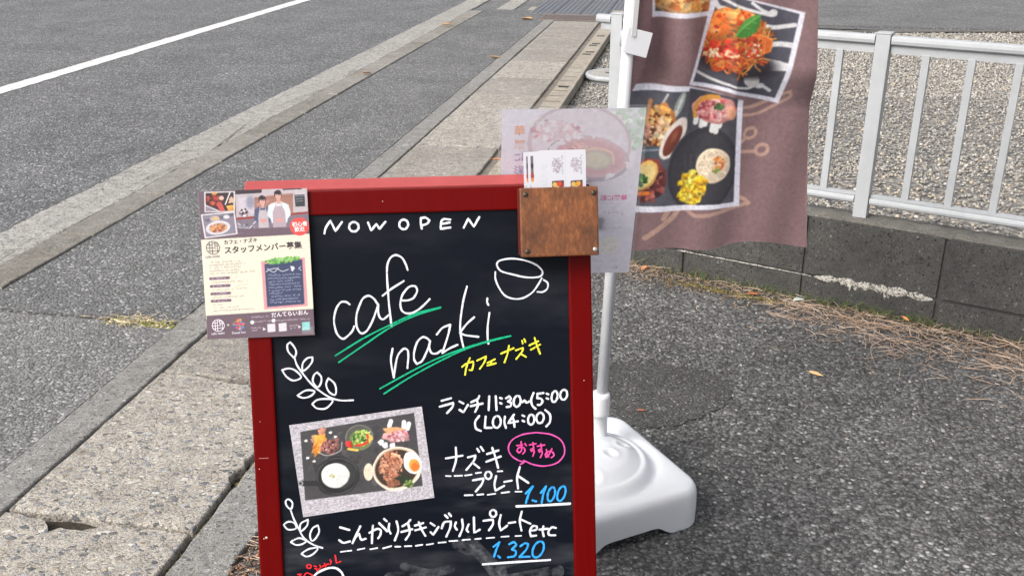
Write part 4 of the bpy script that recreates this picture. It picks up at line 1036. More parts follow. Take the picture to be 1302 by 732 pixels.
# staff photo
ST = [(50.7, -0.8), (LW, 0), (LW, 54), (50.6, 61.1)]
cv.set_clip(ST)
cv.poly(ST, (196, 184, 190)); cv.poly([(51.0, -0.8), (88.4, -0.5), (87.5, 4.9), (50.6, 5.9)], (58, 48, 58)); cv.poly([(116.7, -1.2), (143.6, -1.4), (143.5, 1.6), (117.9, 2.0)], (60, 52, 60))
cv.poly([(54.4, 10.8), (77.2, 9.4), (77.3, 32.5), (54.5, 33.2)], (206, 196, 206)); cv.ell((71.4, 17.4), 6, 9, (150, 150, 170), soft=4)
cv.poly([(77.1, 10.7), (131.1, 6.7), (129.8, 34.0), (76.0, 32.5)], (166, 120, 106)); 
for k in range(7): cv.line([(77.0, 13.4), (130.9, 10.8)], .5, (126, 86, 78)) if k == 0 else cv.ell((76 + k * 6.2, 17 + (k % 3) * 4), 2.4, 2, (196, 140, 130), jit=.2)
cv.poly([(133.0, 8.8), (147.2, 8.5), (147.1, 25.6), (133.6, 25.9)], (56, 60, 66)); cv.line([(135.4, 15.0), (144.2, 14.6)], .7, (170, 170, 170)); cv.line([(135.3, 18.4), (144.1, 18.0)], .7, (160, 160, 160))
cv.poly([(48.9, 38.5), (150.8, 33.2), (150.7, 36.6), (48.7, 41.9)], (150, 62, 52)); cv.poly([(48.7, 41.9), (150.7, 36.6), (150.0, 66.1), (47.6, 63.0)], (128, 116, 130))
cv.specks((61.3, 32.0), 7, 5, 30, [(230, 226, 230), (70, 50, 60), (180, 160, 170)], (.8, 2)); cv.line([(52.5, 46.8), (65.4, 56.7), (78.1, 43.4)], 1.6, (214, 212, 222)); cv.line([(52.2, 50.9), (66.6, 59.5)], 1, (206, 200, 214)); cv.specks((64.2, 52.6), 12, 5, 20, [(150, 148, 160), (100, 96, 110)], (1, 2.4))
# two staff in aprons
def staff(head, sh_w, top, col, ap, hair, hem, sleeve):
    hx, hy = head
    cv.poly([(hx - sh_w, top + 16), (hx - sh_w * .8, top + 2), (hx - 3, top - 1), (hx + 3, top - 1), (hx + sh_w * .8, top + 2), (hx + sh_w, top + 16), (hx + sh_w * .75, hem - 6), (hx - sh_w * .75, hem - 6)], col)
    for sg in (-1, 1): cv.line([(hx + sg * sh_w * .86, top + 5), (hx + sg * sh_w * .98, top + 18), (hx + sg * 3, hem - 11)], 4.2, sleeve)
    cv.poly([(hx - 4.6, top + 5), (hx + 4.6, top + 5), (hx + sh_w * .62, top + 13), (hx + sh_w * .66, hem), (hx - sh_w * .66, hem), (hx - sh_w * .62, top + 13)], ap)
    cv.line([(hx - 3.6, top), (hx - 4.4, top + 6)], 1, ap, smooth=False); cv.line([(hx + 3.6, top), (hx + 4.4, top + 6)], 1, ap, smooth=False)
    cv.ell((hx, hem - 10), 4.6, 2.6, (222, 156, 146), jit=.15)
    cv.poly([(hx - 2, hy + 3), (hx + 2, hy + 3), (hx + 2.4, top + 2), (hx - 2.4, top + 2)], (214, 164, 152))
    cv.ell((hx, hy - 1.6), 5.2, 5.8, hair, jit=.06); cv.ell((hx, hy + .8), 3.9, 5, (226, 178, 166), soft=1); cv.ell((hx - .4, hy - 3.4), 4.6, 2.6, hair, 8, jit=.08)
    for sg in (-1.5, 1.5): cv.ell((hx + sg, hy + .4), .6, .45, (80, 50, 50))
    cv.ell((hx, hy + 3.4), 1.2, .5, (196, 96, 100))
staff((87.9, 15.8), 11, 24, (84, 90, 122), (196, 184, 190), (52, 38, 44), 54, (84, 90, 122))
staff((110.1, 8.9), 14, 19, (226, 232, 238), (186, 166, 176), (44, 32, 40), 54, (222, 230, 236))
cv.set_clip(None)
cv.poly([(0, 54.4), (LW, 54.4), (LW, 59), (0, 61)], BR)
# two small food pictures with white edges
def inset(q, base):
    c = np.mean(np.array(q), 0); cv.poly(q, (238, 236, 238)); r = [tuple(c + (np.array(a) - c) * np.array([.93, .92])) for a in q]; cv.set_clip(r); cv.poly(r, base); return c
inset([(8.5, 1.0), (50.8, 1.6), (48.7, 30.1), (7.3, 29.4)], (58, 40, 44))
cv.specks((21.5, 13.3), 11, 9, 26, [(150, 50, 44), (110, 36, 40), (196, 84, 62)], (1.4, 3.4)); cv.line([(28.5, 18.9), (32.0, 28.5)], 7, (206, 84, 78)); cv.ell((44.3, 24.8), 6, 4.4, (228, 160, 74), jit=.2, shade=.2); cv.ell((22.5, 2.7), 4, 2.6, (226, 158, 66)); cv.ell((31.7, 10.2), 3.4, 3, (226, 190, 176))
cv.line([(36.5, 19.1), (44.1, 2.4)], 1.6, (238, 234, 232)); cv.poly([(9.2, 19.7), (26.7, 28.3), (8.7, 28.9)], (150, 140, 152)); cv.line([(9.2, 19.7), (26.7, 28.1)], 1.2, (236, 234, 236)); cv.ell((45.5, 13.9), 4, 4, (220, 180, 150), jit=.3)
cv.set_clip(None)
inset([(1.8, 32.4), (48.7, 29.6), (51.0, 61.5), (5.3, 66.1)], (140, 132, 148))
cv.poly([(6.1, 40.0), (47.9, 31.7), (47.7, 35.7), (9.9, 42.8)], (104, 96, 112)); cv.ell((20.8, 39.1), 7, 4.6, (176, 170, 178)); cv.ell((21.5, 38.4), 5, 3, (214, 184, 140)); cv.ell((36.9, 36.8), 4.4, 2.6, (224, 220, 224))
cv.ell((24.4, 51.7), 17, 9.6, (222, 216, 222), -8); cv.ell((24.7, 52.0), 12.6, 6.8, (200, 160, 140), -8); cv.specks((24.7, 52.0), 11, 5.4, 60, [(190, 98, 72), (226, 168, 88), (130, 74, 60), (206, 130, 90)], (.9, 2.2))
cv.set_clip(None)
# red badge
cv.ell((137.7, 54.1), 13.4, 12.8, (238, 82, 76))
# body copy rows and headings too small to read
G1 = (112, 100, 100)
for a, b in (((9.5, 100.5), (54.0, 99.4)), ((9.7, 104.4), (60.7, 103.5)), ((9.5, 108.1), (52.9, 107.5)), ((9.2, 112.6), (51.4, 111.8)), ((9.5, 116.5), (73.5, 114.7))): cv.textrow(a, b, 2.3, G1, .55, .85)
for k, (a, b) in enumerate((((9.5, 123.4), (34.9, 122.9)), ((9.8, 134.3), (35.0, 133.9)), ((10.0, 145.1), (35.0, 144.7)), ((9.8, 155.4), (35.0, 155.0)))):
    cv.line([a, b], 3.9, (120, 90, 112), 1, False); cv.textrow((a[0] + 2, a[1]), (b[0] - 4, b[1]), 2, (226, 214, 220), .8)
for a, b in (((10.9, 128.9), (62.0, 128.0)), ((11.1, 140.0), (58.9, 138.6)), ((11.2, 150.4), (54.5, 149.7)), ((10.5, 161.0), (25.6, 160.7)), ((11.5, 164.9), (49.5, 164.6)), ((11.3, 169.3), (67.0, 168.5))): cv.textrow(a, b, 2.2, G1, .5, .85)
cv.line([(38.3, 119.4), (40.3, 128.6), (47.2, 119.7), (43.6, 114.4)], 1, (214, 212, 196)); cv.line([(38.5, 139.0), (49.0, 134.1), (61.7, 133.3)], .9, (206, 206, 188))
# little drawn chalkboard with ivy
cv.poly([(81.2, 101.3), (142.9, 98.1), (143.6, 168.0), (81.9, 170.3)], (222, 158, 164)); cv.poly([(85.8, 105.4), (139.1, 100.6), (138.9, 164.8), (86.4, 166.9)], (62, 70, 104))
cv.specks((110.7, 101.0), 25, 3.6, 130, [(126, 190, 96), (86, 150, 70), (176, 220, 140), (104, 170, 84)], (1.1, 2.4), rot=-5)
for a, b, h in (((89.8, 121.8), (135.3, 121.4), 2.4), ((89.6, 126.6), (135.1, 126.0), 2.4), ((89.7, 130.9), (124.6, 130.2), 2.2), ((90.0, 135.3), (134.7, 134.5), 2.2), ((89.8, 139.7), (135.2, 138.7), 2.2), ((90.0, 144.0), (135.0, 143.0), 2.2), ((90.2, 148.0), (108.4, 147.3), 2.2), ((90.1, 152.4), (134.8, 151.4), 2.3), ((90.2, 157.0), (131.4, 155.8), 2.3), ((90.3, 160.9), (135.0, 160.3), 2.3)): cv.textrow(a, b, h, (206, 210, 226), .7, .9)
cv.line([(87.5, 116.5), (93.4, 113.4), (102.4, 112.4), (109.9, 116.6), (119.0, 114.3)], 1.1, (220, 222, 232)); cv.line([(89.6, 112.0), (98.3, 117.5), (105.0, 111.2)], 1, (220, 222, 232)); cv.ell((124.8, 113.2), 2.6, 3.6, (226, 226, 234), jit=.3); cv.line([(136.5, 111.0), (133.4, 113.5), (136.6, 116.2)], 1, (220, 222, 232))
# footer marks
cv.textrow((63.2, 181.1), (88.1, 180.0), 2.4, (214, 204, 212), .8, .95); cv.ell((64.1, 187.9), 2.8, 2.8, (236, 234, 238)); cv.ell((94.1, 186.7), 2.8, 2.8, (236, 234, 238)); cv.textrow((68.6, 187.5), (90.9, 187.0), 2.2, (216, 208, 216), .8, .95); cv.textrow((97.9, 186.9), (146.0, 186.1), 2.2, (216, 208, 216), .8, .95)
cv.textrow((62.0, 196.4), (77.7, 195.7), 2.2, (214, 204, 212), .8, .95); cv.textrow((62.9, 199.9), (71.2, 199.3), 2.2, (214, 204, 212), .8, .95); cv.textrow((116.0, 195.8), (127.6, 194.9), 2.2, (214, 204, 212), .8, .95); cv.textrow((116.5, 199.1), (124.2, 198.4), 2.2, (214, 204, 212), .8, .95)
for q in (((78.4, 195.7), (82.7, 198.5), (78.7, 200.9)), ((128.3, 195.0), (132.2, 197.4), (128.7, 199.8))): cv.poly(q, (238, 236, 240))
for a, c in (((90.4, 197.1), (226, 222, 228)), ((106.4, 196.8), (226, 222, 228)), ((139.5, 196.7), (150, 216, 212))): cv.poly([(a[0] - 5.6, a[1] - 5.6), (a[0] + 5.6, a[1] - 6.2), (a[0] + 5.6, a[1] + 5.6), (a[0] - 5.6, a[1] + 6.2)], c)
cv.ell((30.1, 190.3), 1.3, 1.3, (232, 222, 214))
cv.specks((44.6, 190.5), 8, 7.6, 60, [(226, 70, 110), (80, 170, 220), (236, 190, 90), (150, 90, 180), (230, 110, 80)], (.7, 1.7), shade=0)
cv.grain(.02, 2)
leaf = link('recruitment_leaflet', cv.mesh('recruitment_leaflet'), M['print']); on_board(leaf, -.2305, .9285, .004, RAD(.35))
tag(leaf, 'cream and mauve printed leaflet with two staff in aprons, fixed beside the chalkboard', 'leaflet')
bk = link('backing_card', bm_mesh('backing_card', box_bm(-LW / 2000, LW / 2000, -LH / 2000, LH / 2000, -.0022, -.0003)), M['paper'], leaf)
dk = simple('print_black', (0.035, 0.025, 0.03), 0.5); wt = simple('print_white', G(0.8), 0.5); mv = simple('print_mauve', rgb(232, 224, 230), 0.5); gy = simple('print_grey', rgb(110, 100, 104), .5)
def LM(p): return (p[0] - LW / 2) / 1000, (LH / 2 - p[1]) / 1000
def ltext(nm, s, a, size, mat, bold=0.0, align='LEFT', rot=2.6): x, y = LM(a); return text_mesh(nm, s, size, mat, leaf, x, y, .0004, align, bold, RAD(rot))
ltext('title_lettering', 'スタッフメンバー募集', (30.6, 84.8), .0109, dk, .00022, rot=2.2); ltext('subtitle_lettering', 'カフェ・ナズキ', (30.6, 73.1), .0068, dk, .0001, rot=2.2)
ltext('badge_lettering', '初心者', (138.2, 50.9), .0072, wt, .0001, 'CENTER'); ltext('badge_lettering', '歓迎', (137.9, 58.2), .0075, wt, .0001, 'CENTER')
ltext('company_lettering', 'だんてらいおん', (91.3, 179.2), .0075, mv, .0001, rot=2.2); ltext('small_logo_lettering', 'cafe nazki', (4.3, 92.3), .0052, gy, 0, rot=2); ltext('small_logo_lettering', 'cafe nazki', (5.9, 202.0), .0048, mv, 0, rot=2); ltext('small_logo_lettering', 'Dante lion', (34.8, 202.2), .0046, mv, 0, rot=2)
def logo(a, r, mat, nm):
    """round lattice mark: a circle of crossing bars"""
    st_ = []; cx, cy = LM(a); cx *= 1000; cy *= 1000
    st_.append((.8, [(cx + r * math.cos(k * .2618), cy + r * math.sin(k * .2618)) for k in range(25)]))
    for u in (-.5, -.12, .3, .66):
        h = r * math.sqrt(1 - u * u); st_.append((.8, [(cx + u * r, cy - h * (.2 if u == .3 else 1)), (cx + u * r, cy + h)]))
    for w_, x0, x1 in ((.45, -.9, -.1), (-.02, -.99, .1), (-.5, -.86, .86), (.3, .3, .95), (.68, -.1, .7)): st_.append((.8, [(cx + x0 * r, cy + w_ * r), (cx + x1 * r, cy + w_ * r)]))
    return link(nm, ribbon_mesh(nm, st_, .0004), mat, leaf)
logo((15.7, 79.5), 9.2, gy, 'lattice_logo'); logo((16.4, 190.3), 8.4, mv, 'lattice_logo')
for k_ in range(2):
    tp = link('corner_tape', bm_mesh('corner_tape', box_bm(-.008, .008, -.005, .005, .0004, .0007)), M['laminate'], leaf, (.066, (.098, -.098)[k_], 0))

# ------------------------------------------------------------------ wooden card box and its cards
bx = empty('card_box'); on_board(bx, .199, .928, 0); tag(bx, 'brown varnished plywood card holder with four corner screws on the red frame', 'card holder')
box('front_board', -.056, .056, 0, .098, .034, .040, M['ply'], bx, .0022)
for x0, x1 in ((-.056, -.050), (.050, .056)): box('side_board', x0, x1, .002, .097, .0005, .0338, M['plyedge'], bx, .001)
box('base_board', -.0498, .0498, .002, .008, .0005, .0338, M['plyedge'], bx, .001); box('back_board', -.0498, .0498, .0085, .094, .0005, .0045, M['plyedge'], bx)
for i, (x, y) in enumerate(((-.0475, .0885), (.0495, .0885), (-.0465, .0085), (.0505, .0085))):
    s_ = link('screw', lathe('screw', [(.0036, .040), (.0034, .0413), (.0016, .0417)], 14), M['screw_b'] if i == 3 else M['screw'], bx, (x, y, 0))
def card(x, y, w, h, z, rz, label, paint):
    cv = Canvas(w, h, .7, (228, 228, 236)); cv.gain = .62; paint(cv); o = link('menu_card', cv.mesh('menu_card'), M['print']); on_board(o, x, y, z, rz)
    tag(o, label, 'card', 'cards in the wooden holder'); link('card_stock', bm_mesh('card_stock', box_bm(-w / 2000, w / 2000, -h / 2000, h / 2000, -.0007, -.0002)), M['paper'], o); return o
def paint_front(cv):
    for cx in (26, 53):
        cv.line([(cx + 11, 2), (cx + 11, 55)], .4, (206, 206, 216), smooth=False)
        cv.specks((cx - 1, 22), 6.4, 10, 70, [(206, 196, 204), (186, 176, 188), (220, 214, 220)], (.8, 1.8), shade=0)
        for k in range(6): cv.textrow((cx - 6, 12 + k * 3.6), (cx + 6, 12 + k * 3.6), 2.2, (150, 130, 146), .7, .8)
        cv.textrow((cx + 7, 8), (cx + 7.4, 34), 2, (96, 88, 104), .8, .8)
        cv.poly([(cx - 8, 44), (cx + 9, 43), (cx + 9, 56), (cx - 8, 56)], (84, 60, 66)); cv.ell((cx + 3, 48), 3.6, 3.6, (232, 72, 42) if cx < 40 else (236, 168, 60)); cv.ell((cx - 4, 49), 3.4, 3.6, (236, 190, 96)); cv.ell((cx + 7, 51), 2, 2.6, (160, 60, 50)); cv.ell((cx, 53), 2.4, 2, (240, 214, 120))
    for k in range(4): cv.textrow((3 + k * 2.6, 20), (3 + k * 2.6, 50), 1.4, (200, 198, 210), .6, .8)
def paint_edge(cv):
    cv.poly([(4, 6), (8, 6), (8, 40), (4, 40)], (120, 104, 120)); cv.ell((6, 34), 2.4, 5, (170, 70, 60)); cv.ell((6, 20), 2, 4, (64, 44, 60)); cv.ell((6, 40), 2, 3, (236, 150, 60)); cv.textrow((3, 48), (3.2, 60), 2, (120, 110, 130), .7)
card(.2075, .988 + .042, 67, 97, .021, RAD(-.3), 'white menu card with round food pictures, foremost in the wooden holder', paint_front)
card(.1715, .988 + .041, 26, 96, .0175, RAD(.5), 'narrow white menu card with dark food strip beside the round picture card', paint_edge)
card(.1655, .988 + .0405, 26, 96, .0145, RAD(.2), 'slim white menu card half hidden between two others in the wooden holder', paint_edge)
card(.185, .988 + .040, 64, 94, .0105, RAD(-.2), 'white menu card standing rearmost in the wooden holder', lambda c: None)

# ------------------------------------------------------------------ laminated poster fixed to the sign's rear leaf
POW, POH = 210.0, 294.5
cv = Canvas(POW, POH, 1.0, (228, 220, 238))
cv.ell((125.2, 71.1), 100, 74, (204, 190, 206), 8, soft=30, alpha=.8); cv.specks((185.8, 32.8), 40, 38, 170, [(186, 206, 190), (164, 190, 164), (212, 222, 214)], (2, 6), shade=0); cv.specks((111.9, 23.9), 70, 18, 90, [(206, 212, 200), (222, 210, 210)], (2, 6), shade=0)
cv.ell((115.6, 59.0), 78, 66, (186, 160, 174), 14); cv.ell((116.7, 59.1), 73, 61, (214, 200, 212), 14); cv.ell((129.5, 83.3), 64, 38, (142, 126, 150), 12); cv.ell((131.0, 80.1), 60, 34, (198, 150, 160), 12); cv.ell((132.8, 80.1), 52, 28, (190, 126, 138), 12, soft=5)
cv.specks((114.8, 74.9), 26, 16, 50, [(196, 120, 124), (176, 96, 112), (216, 160, 156)], (3, 8)); cv.ell((142.1, 85.5), 24, 16, (160, 154, 140), 10, soft=2); cv.ell((142.1, 85.5), 20, 12.6, (190, 178, 150), 10, soft=3); cv.line([(123.3, 69.1), (142.5, 65.5), (164.4, 73.8), (169.4, 92.1)], 4, (216, 168, 136))
for k in range(46): 
    a = rng.uniform(0, 6.28); q = np.array((132.9, 81.3)) + np.array([math.cos(a) * 64, math.sin(a) * 37]); cv.ell(tuple(q), rng.uniform(3, 7), rng.uniform(2, 4), (222, 212, 224), rng.uniform(0, 180), jit=.3)
cv.specks((77.7, 34.9), 36, 16, 60, [(190, 104, 116), (206, 150, 160), (166, 116, 134)], (1.5, 5), shade=0)
for k in range(34): y = (59.8, 21.1)[1] + k * .9; cv.line([(50 + k * .4, y), (90 + k, y - 3)], .6, (232, 226, 236), .8, False)
for a, b in (((152.8, 163.7), (193.3, 162.9)), ((153.2, 169.3), (194.5, 168.1)), ((154.9, 194.2), (194.0, 193.4)), ((155.2, 198.7), (192.5, 197.8))): cv.line([a, b], .7, (196, 184, 204), .7, False)
cv.ell((173.3, 240.9), 17, 17, (232, 226, 216), jit=.03)
for k in range(4): cv.textrow((162.6, 224.7), (183.3, 223.4), 3, (214, 206, 204), .7) if k == 0 else cv.textrow(((161.5, 224.7)[0], (161.5, 224.7)[1] + k * 8), ((183.4, 225.2)[0], (183.4, 225.2)[1] + k * 8), 3, (210, 202, 200), .7)
cv.textrow((153.9, 180.2), (194.7, 179.4), 7, (176, 166, 190), .7, .9); cv.textrow((155.9, 208.9), (193.3, 207.6), 5, (176, 166, 190), .7, .9); cv.textrow((152.5, 271.2), (187.0, 270.3), 5, (176, 166, 190), .7, .9); cv.textrow((153.4, 284.4), (184.2, 283.4), 4, (186, 176, 198), .7, .9); cv.ell((188.1, 284.4), 2, 2, (150, 140, 160))
for k in range(6): cv.textrow((20, 190 + k * 14), (120, 190 + k * 14), 5, (176, 166, 190), .7, .9)
cv.grain(.03, 4); cv.img = 1 - (1 - cv.img) * .60; cv.gain = 0.98
po = link('laminated_poster', cv.mesh('laminated_poster'), M['poster'])
PTL = Vector((-.0146, 1.4356, 1.0909)); pyw, pl = RAD(3.6), RAD(14.7)
MPO = Matrix.Translation(PTL) @ Matrix.Rotation(pyw, 4, 'Z') @ Matrix.Rotation(RAD(90) + pl, 4, 'X') @ Matrix.Translation((POW / 2000, -POH / 2000, 0))
po.matrix_world = MPO
tag(po, 'pale see-through laminated noodle poster with mirrored print rising behind the sign', 'poster')
link('laminate_film', bm_mesh('laminate_film', box_bm(-.110, .110, -.1525, .1525, .0006, .0011)), M['laminate'], po)
po_or = simple('poster_orange', rgb(214, 160, 130), .5); po_pu = simple('poster_violet', rgb(160, 140, 180), .5); po_pk = simple('poster_pink', rgb(226, 110, 160), .5)
def PM(p): return (p[0] - POW / 2) / 1000, (POH / 2 - p[1]) / 1000
for ch, a, m_ in (('華', (26.3, 34.8), po_or), ('麗', (26.8, 58.3), po_or), ('に', (26.5, 79.3), po_pu), ('彩', (27.0, 101.6), po_pu)):
    x, y = PM(a); text_mesh('mirrored_lettering', ch, .0165, m_, po, x, y, .0004, 'CENTER', .0003, 0, True)
x, y = PM((174.0, 152.6)); text_mesh('mirrored_lettering', '華麗に彩', .0105, po_pk, po, x, y, .0004, 'CENTER', .0002, 0, True)
for sx in (-.05, .05):
    c_ = link('poster_clip', bm_mesh('poster_clip', box_bm(sx - .006, sx + .006, -.062, -.040, -.008, -.0005)), M['screw'], po)

# ------------------------------------------------------------------ banner flag stand
std = tag(empty('flag_stand', (.185, 2.065, 0), RAD(-64)), 'white plastic water base with a slim white pole for the banner', 'flag stand')
def rounded(h, r, n=10):
    o = []
    for cx, cy, a0 in ((h - r, h - r, 0), (-h + r, h - r, 90), (-h + r, -h + r, 180), (h - r, -h + r, 270)):
        for k in range(n + 1): a = RAD(a0 + 90 * k / n); o.append((cx + r * math.cos(a), cy + r * math.sin(a)))
    return o
def stack(name, rings, smooth=True):
    v, f = [], []; m = len(rings[0][0])
    for pts, z in rings: v += [(x, y, zz if isinstance(zz, float) else z) for (x, y), zz in zip(pts, z if isinstance(z, list) else [z] * m)]
    for j in range(len(rings) - 1):
        for i in range(m): f.append((j * m + i, j * m + (i + 1) % m, (j + 1) * m + (i + 1) % m, (j + 1) * m + i))
    f.append(tuple((len(rings) - 1) * m + i for i in range(m)))
    return mesh(name, v, f, smooth)
HB = .197
def arch(pts):          # underside: feet at the corners, arched gaps between
    o = []
    for x, y in pts:
        u = min(abs(x), abs(y)); o.append(0.026 * float(np.clip((.105 - u) / .035, 0, 1)))
    return o
rings = []
R = rounded(HB, .05); R = [p_ for i_, p_ in enumerate(R)]
def dense(pts, step=.012):
    o = []
    for i in range(len(pts)):
        a, b = np.array(pts[i]), np.array(pts[(i + 1) % len(pts)]); n = max(1, int(np.linalg.norm(b - a) / step))
        for k in range(n): o.append(tuple(a + (b - a) * k / n))
    return o
R = dense(R); sc_ = lambda k: [(x * k, y * k) for x, y in R]
def inset_r(d): return [(x - math.copysign(min(d, abs(x)), x) * min(1, abs(x) / (HB * .8)), y - math.copysign(min(d, abs(y)), y) * min(1, abs(y) / (HB * .8))) for x, y in R]
rings = [(R, arch(R)), (sc_(1.004), .045), (sc_(1.0), .078), (sc_(.988), .090), (sc_(.962), .0985), (sc_(.93), .1015)]
circ = lambda r: [(r * math.cos(math.atan2(y, x)), r * math.sin(math.atan2(y, x))) for x, y in R]
def blend(k, r): return [((1 - k) * a * .93 + k * c, (1 - k) * b * .93 + k * d) for (a, b), (c, d) in zip(R, circ(r))]
rings += [(blend(.5, .172), .103), (circ(.169), .1035), (circ(.164), .0975), (circ(.156), .094), (circ(.150), .0965), (circ(.143), .110), (circ(.134), .1195), (circ(.127), .121), (circ(.122), .1185), (circ(.116), .1225)]
for r_ in np.linspace(.111, .008, 18): rings.append((circ(r_), float(np.interp(r_, [.008, .05, .09, .116], [.151, .148, .138, .1225]))))
body = link('water_tank', stack('water_tank', rings), M['plastic'], std)
cq = Matrix.Rotation(RAD(64), 3, 'Z')
for x, y in ((.232, 2.045), (.268, 2.10), (.15, 2.16), (.12, 1.99), (.19, 1.965)):      # round finger dents moulded into the dome
    c_ = cq @ Vector((x - .185, y - 2.065, 0))
    for v_ in body.data.vertices:
        d_ = math.hypot(v_.co.x - c_.x, v_.co.y - c_.y)
        if d_ < .032 and v_.co.z > .1: v_.co.z += .0022 * math.exp(-((d_ - .019) / .005) ** 2) - .0075 * math.exp(-(d_ / .0095) ** 2)
es = body.modifiers.new('edge', 'SUBSURF'); es.levels = es.render_levels = 1
ci = Matrix.Rotation(RAD(64), 3, 'Z')
def loc_std(x, y): q = ci @ Vector((x - .185, y - 2.065, 0)); return q.x, q.y
nx_, ny_ = loc_std(.213, 2.143)
ps = (.03, .0)
nk = link('socket', lathe('socket', [(.030, .125), (.026, .134), (.0195, .142), (.0185, .195), (.0225, .197), (.0235, .203), (.0235, .245), (.022, .252), (.0155, .254)], 28), M['plastic'], std, (nx_, ny_, 0))
pb, ptp = Vector((.213, 2.146, .15)), Vector((.213 + .034 * 1.9, 2.165, 2.05))
Rs = Matrix.Rotation(RAD(64), 4, 'Z') @ Matrix.Translation((-.185, -2.065, 0))
pole = link('pole', tube('pole', [Rs @ pb, Rs @ (pb + (ptp - pb) * .62)], .0135, 16), M['pole'], std)
link('upper_pole', tube('upper_pole', [Rs @ (pb + (ptp - pb) * .619), Rs @ ptp], .0115, 16), M['pole'], std)
link('pole_collar', tube('pole_collar', [Rs @ (pb + (ptp - pb) * .612), Rs @ (pb + (ptp - pb) * .632)], .0145, 16), M['plastic'], std)
link('cross_arm', tube('cross_arm', [Rs @ (ptp - Vector((0, 0, .01))), Rs @ (ptp + Vector((.46, 0, -.012)))], .007, 10), M['pole'], std)

# ------------------------------------------------------------------ banner flag: cloth with food photographs
FWm, FHm = 450.0, 600.0
cv = Canvas(FWm, FHm, 1.35, (134, 106, 108))
TAN = (186, 150, 136)
SLATE = (86, 85, 95)
# drawn sprays
cv.line([(244.7, 268.8), (287.8, 262.8), (347.4, 225.1), (350.8, 238.9), (316.0, 266.8), (285.7, 282.8), (246.0, 284.8)], 6.5, TAN); cv.line([(264.4, 266.8), (306.5, 250.8), (336.1, 231.0)], 4, TAN)
for c_, st2 in (((279.3, 326.6), ((272.4, 337.2), (255.4, 350.5))), ((308.8, 363.8), ((296.2, 369.2), (259.6, 369.2)))):
    cv.ell(c_, 17, 15.5, TAN, -35); cv.ell(c_, 9.5, 7.5, (134, 106, 108), -35); cv.line(list(st2), 8, TAN)
cv.line([(55.0, 565.9), (83.6, 545.9), (114.4, 520.4), (129.3, 500.7)], 12, TAN); cv.line([(95.6, 520.4), (110.2, 495.1)], 12, TAN); cv.line([(145.1, 497.9), (167.7, 514.8), (215.5, 509.2), (291.4, 489.5), (277.0, 478.4), (244.2, 467.3)], 9, TAN); cv.line([(86.3, 497.9), (73.8, 464.5), (57.0, 448.0)], 9, TAN)
# bread picture
q = [(46.9, 3.5), (172.7, 3.5), (166.4, 70.6), (51.0, 78.1)]
cv.poly(q, (232, 230, 242)); q2 = [(53.4, 3.5), (169.7, 3.5), (163.7, 60.9), (56.8, 66.1)]; cv.set_clip(q2); cv.poly(q2, (84, 78, 78))
cv.ell((114.5, 40.2), 78, 34, (150, 120, 92), 8); cv.ell((114.0, 32.8), 80, 36, (206, 150, 92), 8, jit=.06, shade=.2); cv.specks((118.1, 36.5), 66, 26, 60, [(226, 176, 112), (188, 120, 64), (234, 198, 140), (170, 100, 52), (240, 190, 120)], (6, 14)); cv.line([(59.8, 51.3), (93.0, 61.6), (142.8, 63.1)], 5, (190, 150, 110)); cv.specks((138.3, 53.1), 14, 10, 14, [(226, 160, 80), (206, 110, 60)], (3, 8))
cv.set_clip(None)
# lower picture: grilled plate, sauce dish, corn and rice
q = [(19.9, 218.4), (134.9, 218.4), (255.0, 250.8), (270.7, 496.8), (17.3, 508.0), (2.0, 256.1)]
cv.poly(q, (232, 230, 242)); q2 = [(11.9, 233.0), (134.9, 230.2), (136.0, 223.1), (242.7, 246.1), (256.4, 486.8), (11.3, 493.5), (1.4, 266.4)]; cv.set_clip(q2); cv.poly(q2, SLATE)
cv.poly([(129.4, 219.2), (247.1, 250.8), (259.3, 489.5), (135.8, 355.8), (137.8, 230.4)], (74, 72, 80))
cv.ell((85.0, 334.5), 10, 44, (96, 100, 108), 18)
cv.line([(89.7, 238.1), (76.0, 266.4)], 5, (190, 190, 190)); cv.ell((116.6, 258.7), 9, 30, (150, 158, 150), 18); cv.ell((117.9, 255.1), 4, 20, (206, 210, 208), 18); cv.line([(110.0, 276.8), (106.4, 284.6)], 9, (206, 204, 200))
cv.ell((76.0, 313.4), 33, 58, (190, 122, 66), 8, jit=.12, shade=.2); cv.specks((75.9, 310.8), 27, 48, 90, [(226, 166, 90), (120, 62, 36), (206, 130, 66), (236, 196, 130), (84, 44, 34)], (3, 9)); cv.specks((78.9, 318.7), 20, 30, 24, [(232, 206, 170), (222, 180, 140)], (4, 8)); cv.ell((46.5, 345.1), 16, 34, (90, 56, 44), 8, jit=.25); cv.specks((46.0, 334.5), 14, 34, 34, [(200, 140, 110), (60, 40, 40), (170, 90, 60), (226, 196, 170)], (3, 7))
cv.line([(54.7, 253.5), (48.6, 284.6)], 9, (190, 130, 80)); cv.ell((61.0, 371.9), 40, 18, (78, 86, 96), -6); cv.line([(37.2, 366.5), (81.3, 361.1)], 4, (140, 150, 160))
cv.ell((107.4, 335.6), 21, 52, (236, 222, 214), 26, jit=.02); cv.ell((106.2, 340.9), 13.5, 38, (120, 58, 44), 26, shade=.15); cv.ell((110.7, 329.2), 5, 14, (150, 86, 66), 26, soft=4)
